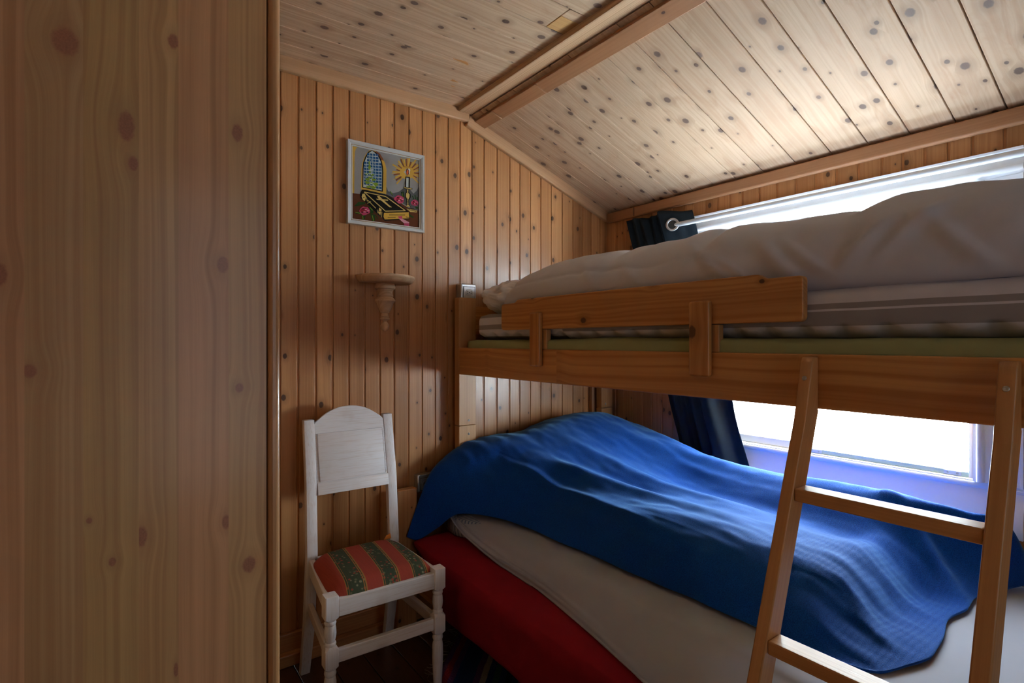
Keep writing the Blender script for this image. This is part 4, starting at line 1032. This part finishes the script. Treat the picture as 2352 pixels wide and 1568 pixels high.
# roses
def rose(cx, cy, s, sd):
    blob('pink', cx, cy, 70*s, 56*s, 14, 0.16, sd); blob('red', cx-10*s, cy-8*s, 42*s, 30*s, 10, 0.25, sd+1)
    for i, (dx, dy) in enumerate(((-20, -28), (18, -18), (35, 20), (0, 12), (-30, 18), (48, -4))):
        blob('rose' if i % 2 else 'black', cx+dx*s, cy+dy*s, 15*s, 8*s, 8, 0.3, sd+i)
for pts in ([(232, 1080), (290, 1015), (390, 1020), (380, 1045), (300, 1070)], [(235, 1160), (320, 1150), (330, 1190), (260, 1180)], [(330, 1205), (390, 1200), (375, 1260), (345, 1262)], [(430, 1080), (490, 1110), (500, 1170), (460, 1180)], [(455, 1180), (515, 1190), (520, 1270), (480, 1285)]):
    poly('dkgreen', pts)
line('green', (250, 1160), (320, 1175), 9); line('green', (350, 1205), (355, 1255), 10); line('green', (480, 1200), (500, 1275), 10); line('green', (450, 1090), (485, 1130), 10); line('dkgreen', (520, 1190), (560, 1250), 10)
rose(375, 1140, 1.05, 3)
for a, b_ in (((725, 860), (760, 920)), ((880, 870), (905, 960)), ((905, 865), (912, 950)), ((1030, 920), (1050, 970)), ((1065, 905), (1075, 970)), ((1095, 935), (1100, 985))): line('dkgreen', a, b_, 14)
line('green', (728, 862), (756, 910), 6); line('green', (890, 890), (903, 945), 6)
rose(850, 975, 1.0, 9); rose(1062, 1020, 0.72, 14)
poly('dkgreen', [(1065, 1065), (1108, 1080), (1100, 1108), (1075, 1095)])
# the book
poly('black', [(312, 900), (340, 845), (400, 850), (660, 905), (720, 930), (985, 1150), (640, 1170), (610, 1228), (560, 1190), (490, 1120), (400, 1030), (320, 960)])
poly('black', [(600, 1170), (985, 1140), (990, 1240), (1010, 1245), (650, 1275), (620, 1240)])
poly('yellow', [(640, 1165), (980, 1150), (985, 1235), (650, 1255), (634, 1215)])
for a, b_ in (((710, 1192), (930, 1190)), ((690, 1228), (800, 1222)), ((940, 1215), (985, 1225))): line('black', a, b_, 7)
for a, b_ in (((370, 878), (660, 935)), ((370, 878), (660, 1140)), ((660, 1140), (935, 1130)), ((660, 935), (935, 1130))): line('gold', a, b_, 11)
poly('gold', [(545, 932), (575, 930), (715, 1060), (748, 1085), (715, 1084), (560, 960)]); poly('gold', [(530, 968), (690, 980), (700, 995), (545, 985)])
poly('gold', [(345, 905), (375, 900), (395, 950), (380, 1005), (350, 985), (335, 945)]); blob('black', 365, 955, 8, 10, 6)
line('gold', (402, 955), (412, 1010), 8); line('gold', (418, 990), (528, 1102), 9); line('gold', (412, 1035), (462, 1010), 8)
poly('gold', [(575, 1090), (608, 1120), (590, 1200), (562, 1165)]); blob('black', 585, 1145, 8, 10, 6); line('gold', (612, 1150), (606, 1225), 7); line('gold', (548, 1120), (556, 1170), 7)
poly('pink', [(830, 1210), (890, 1205), (892, 1245), (850, 1245)]); poly('rose', [(840, 1238), (900, 1245), (985, 1290), (985, 1305), (915, 1305)]); poly('pink', [(915, 1303), (985, 1303), (985, 1348), (918, 1345)])
poly('dkgreen', [(975, 1170), (1050, 1215), (1035, 1232), (990, 1205)])
box_bm(-aw/2, aw/2, -0.0098, -0.004, 0, ah, bm=ab)
mesh_obj('needlework', ab, [ART[k] for k in names], pc, Matrix.Translation(((px0+px1)/2, YW-0.0062, pz0+IN)))

# ------------------------------------------------------------------ chair
ch = empty('dining_chair', (0.72, 1.85, 0)); tag(ch, 'whitewashed wooden chair with red and green striped seat', 'chair')
def turned(name, x, y, parent):
    """front leg: square blocks and turned lengths; local X runs up"""
    b = bmesh.new(); hw = 0.0205
    def blk(z0, z1, c0, c1):
        # block with shoulders chamfered into the turning
        rings = []
        for z, k in ((z0, 0.72), (z0+c0, 1.0), (z1-c1, 1.0), (z1, 0.72 if c1 > 0.004 else 0.94)):
            h = hw*k; r = []
            ch_ = hw*(0.55 if k < 0.9 else 0.12)
            for sx, sy, ex, ey in ((1, -1, 0, 1), (1, -1, 0, 0), (1, 1, 0, 0), (1, 1, 0, 0), (-1, 1, 0, 0), (-1, 1, 0, 0), (-1, -1, 0, 0), (-1, -1, 0, 0)): pass
            pts = [(h, -h+ch_), (h, h-ch_), (h-ch_, h), (-h+ch_, h), (-h, h-ch_), (-h, -h+ch_), (-h+ch_, -h), (h-ch_, -h)]
            rings.append([b.verts.new((z, px, py)) for px, py in pts])
        for a, c in zip(rings, rings[1:]):
            for i in range(8): b.faces.new((a[i], a[(i+1) % 8], c[(i+1) % 8], c[i]))
        b.faces.new(rings[0]); b.faces.new(rings[-1])
    blk(0.372, 0.452, 0.012, 0.003); blk(0.222, 0.300, 0.012, 0.012)
    def trn(pr):
        c = lathe_bm([(r, z) for z, r in pr], 20); join(b, c, Matrix.Rotation(math.pi/2, 4, 'Y') @ Matrix.Identity(4))
    def turn(pr):
        c = lathe_bm([(r, z) for z, r in pr], 20)
        for v in c.verts: v.co = Vector((v.co.z, v.co.y, -v.co.x))
        join(b, c)
    turn([(0.296, 0.0165), (0.303, 0.018), (0.307, 0.0165), (0.309, 0.0145), (0.318, 0.0165), (0.333, 0.0185), (0.350, 0.0175), (0.360, 0.0155), (0.362, 0.0165), (0.367, 0.018), (0.372, 0.0165), (0.376, 0.015)])
    turn([(0.0, 0.0125), (0.03, 0.0135), (0.09, 0.0165), (0.15, 0.0190), (0.185, 0.0185), (0.204, 0.0155), (0.206, 0.0168), (0.212, 0.0185), (0.218, 0.0172), (0.226, 0.0155)])
    bmesh.ops.recalc_face_normals(b, faces=b.faces[:])
    M = Matrix(((0, 1, 0, x), (0, 0, 1, y), (1, 0, 0, 0), (0, 0, 0, 1)))
    return mesh_obj(name, b, m_ww, parent, M, 'auto')
FLx, FRx, Fy = 0.528, 0.893, 1.672
turned('leg', FLx, Fy, ch); turned('leg', FRx, Fy-0.012, ch)
RLx, RRx = 0.577, 0.886
def rear(xf, xt, name='rear_leg'):
    # bent post in the y-z plane
    side = [(2.082, 0.0), (2.036, 0.20), (2.024, 0.45), (2.052, 0.70), (2.102, 0.935)]
    b = bmesh.new(); rings = []
    for k, (y, z) in enumerate(side):
        for _ in range(1):
            x = xf+(xt-xf)*z/0.94; hx, hy = (0.0195, 0.0145) if 0 < k else (0.017, 0.016)
            rings.append([b.verts.new((z, x-hx, y-hy)), b.verts.new((z, x+hx, y-hy)), b.verts.new((z, x+hx, y+hy)), b.verts.new((z, x-hx, y+hy))])
    for a, c in zip(rings, rings[1:]):
        for i in range(4): b.faces.new((a[i], a[(i+1) % 4], c[(i+1) % 4], c[i]))
    b.faces.new(rings[0]); b.faces.new(rings[-1]); bmesh.ops.recalc_face_normals(b, faces=b.faces[:])
    ed = [e for e in b.edges if abs(e.verts[0].co.x-e.verts[1].co.x) > 0.1] + [e for e in b.edges if e.verts[0].co.x > 0.93 and e.verts[1].co.x > 0.93]
    bmesh.ops.bevel(b, geom=ed, offset=0.004, segments=2, profile=0.5, affect='EDGES')
    M = Matrix(((0, 1, 0, 0), (0, 0, 1, 0), (1, 0, 0, 0), (0, 0, 0, 1)))
    return mesh_obj(name, b, m_ww, ch, M, 'auto')
rear(0.562, 0.581); rear(0.886, 0.893)
# backrest board: lies in the leaning plane from (2.052,.66) to (2.10,.98)
lean = math.atan2(2.102-2.052, 0.235)
bx0, bx1 = 0.597, 0.874; wd_ = bx1-bx0
def ogee(u):        # height of the crest over the shoulders
    d = abs(u-0.5)*2
    return 0.062*(1-d**2.2) if d < 0.82 else 0.062*(1-0.82**2.2)*max(0, (1-d)/0.18)**0.8
L0 = 0.262
pts = [(0, 0), (wd_, 0)] + [(wd_*(1-i/36), L0+ogee(1-i/36)) for i in range(37)]
Mb = Matrix.Translation((bx0, 2.040, 0.660)) @ Matrix.Rotation(-lean, 4, 'X') @ Matrix.Rotation(math.pi/2, 4, 'X')
br = mesh_obj('backrest', prism_bm(pts, 0.016, 0.002, 1), m_ww, ch, Mb, 'auto')
mesh_obj('raised_panel', box_bm(0.010, wd_-0.010, 0.046, 0.226, 0.0082, 0.0125, 0.0038, 2), m_ww, br, Mb, 'auto')
mesh_obj('bottom_rail', box_bm(0.0, wd_, 0.0, 0.043, 0.0082, 0.0125, 0.002, 2), m_ww, br, Mb, 'auto')
# seat frame
board('seat_rail', (FLx+0.0195, Fy-0.006-0.003, 0.412), (FRx-0.0195, Fy-0.015, 0.412), 0.054, 0.022, (0, 0, 1), m_ww, ch, 0.003)
board('seat_rail', (FLx+0.001, Fy+0.0185, 0.412), (0.570, 2.012, 0.412), 0.054, 0.022, (0, 0, 1), m_ww, ch, 0.003)
board('seat_rail', (FRx-0.001, Fy+0.006, 0.412), (0.886, 2.012, 0.412), 0.054, 0.022, (0, 0, 1), m_ww, ch, 0.003)
board('seat_rail', (0.590, 2.024, 0.412), (0.870, 2.024, 0.412), 0.054, 0.02, (0, 0, 1), m_ww, ch, 0.003)
board('stretcher', (FLx+0.0195, Fy-0.006, 0.262), (FRx-0.0195, Fy-0.012, 0.262), 0.040, 0.019, (0, 0, 1), m_ww, ch, 0.003)
board('stretcher', (FLx+0.001, Fy+0.0185, 0.262), (0.566, 2.018, 0.262), 0.038, 0.018, (0, 0, 1), m_ww, ch, 0.003)
board('stretcher', (FRx-0.001, Fy+0.006, 0.262), (0.886, 2.018, 0.262), 0.038, 0.018, (0, 0, 1), m_ww, ch, 0.003)
# cushion (trapezoid, domed)
def cushion():
    nU, nV = 40, 40; Pq = np.zeros((nU, nV, 3)); 
    b = bmesh.new(); top = []
    for i in range(nU):
        row = []
        for j in range(nV):
            u = i/(nU-1); v = j/(nV-1)
            # rounded-square mapping
            a = 2*u-1; c = 2*v-1
            rr = max(abs(a), abs(c)); e = (abs(a)**6+abs(c)**6)**(1/6) if rr > 0 else 1
            k = rr/e if e > 0 else 1
            a, c = a*k, c*k
            wy = (c+1)/2                                   # 0 front .. 1 back
            half = 0.183-0.021*wy; cx = 0.7105+0.012*wy
            x = cx+a*half; y = Fy-0.013+wy*(2.012-Fy+0.010)
            h = 1-max(abs(2*u-1), abs(2*v-1)); hz = 0.030*(1-(1-min(1, h*3.2))**2.5)+0.008*(1-(2*u-1)**2)*(1-(2*v-1)**2)
            row.append(b.verts.new((x-0.5285, y-1.66, 0.4395+hz)))
        top.append(row)
    for i in range(nU-1):
        for j in range(nV-1): b.faces.new((top[i][j], top[i+1][j], top[i+1][j+1], top[i][j+1]))
    loop = [top[i][0] for i in range(nU)]+[top[-1][j] for j in range(1, nV)]+[top[i][-1] for i in range(nU-2, -1, -1)]+[top[0][j] for j in range(nV-2, 0, -1)]
    lo = [b.verts.new(v.co-Vector((0, 0, 0.012))) for v in loop]; n = len(loop)
    for i in range(n): b.faces.new((loop[i], loop[(i+1) % n], lo[(i+1) % n], lo[i]))
    b.faces.new(lo); bmesh.ops.recalc_face_normals(b, faces=b.faces[:])
    return b
o = mesh_obj('seat_cushion', cushion(), m_seat, ch, Matrix.Translation((0.5285, 1.66, 0)), True)
m_tag = plain('orange_cloth', (0.75, 0.22, 0.02), 0.7)
b = prism_bm([(0, 0), (0.030, 0.0), (0.026, 0.020), (0.010, 0.014)], 0.0015); mesh_obj('cloth_tag', b, m_tag, ch, Matrix.Translation((0.842, 2.004, 0.455)) @ Matrix.Rotation(math.pi/2, 4, 'X'))

# ------------------------------------------------------------------ rag rug
ug = Matrix.Translation((1.54, 1.47, 0.0)) @ Matrix.Rotation(math.atan2(-0.72, 0.69), 4, 'Z')   # local X = along the rug
nx_, ny_ = 200, 40; P = np.zeros((nx_, ny_, 3))
for i in range(nx_):
    for j in range(ny_):
        x = -0.62+1.24*i/(nx_-1); y = -0.48+0.96*j/(ny_-1)
        P[i, j] = (x, y, 0.0085+0.0025*abs(math.sin(x*math.pi*26))+0.001*nz(x*30, y*30))
b = grid_bm(P); rug = mesh_obj('rag_rug', b, m_rag, None, ug, True); tag(rug, 'dark striped rag rug on the floor beneath the bed', 'rug')
sd = rug.modifiers.new('thick', 'SOLIDIFY'); sd.thickness = 0.007; sd.offset = -1
m_fr = plain('rug_fringe_yarn', (0.32, 0.29, 0.25), 0.9)
b = bmesh.new()
for i in range(46):
    y0 = -0.47+0.94*i/45; pts = [Vector((-0.615, y0, 0.006))]; a = rnd.uniform(-0.8, 0.8)
    for k in range(5):
        pts.append(pts[-1]+Vector((-0.013*math.cos(a), 0.013*math.sin(a), rnd.uniform(-0.001, 0.002)))); a += rnd.uniform(-0.8, 0.8)
    for p in pts: p.z = max(p.z, 0.002)
    prev = None
    for p in pts:
        r = [b.verts.new((p.x, p.y+0.0012*math.cos(q), p.z+0.0012*math.sin(q))) for q in (0.5, 2.6, 4.7)]
        if prev:
            for k in range(3): b.faces.new((prev[k], prev[(k+1) % 3], r[(k+1) % 3], r[k]))
        prev = r
fo = mesh_obj('fringe', b, m_fr, rug, ug); fo['kind'] = 'stuff'
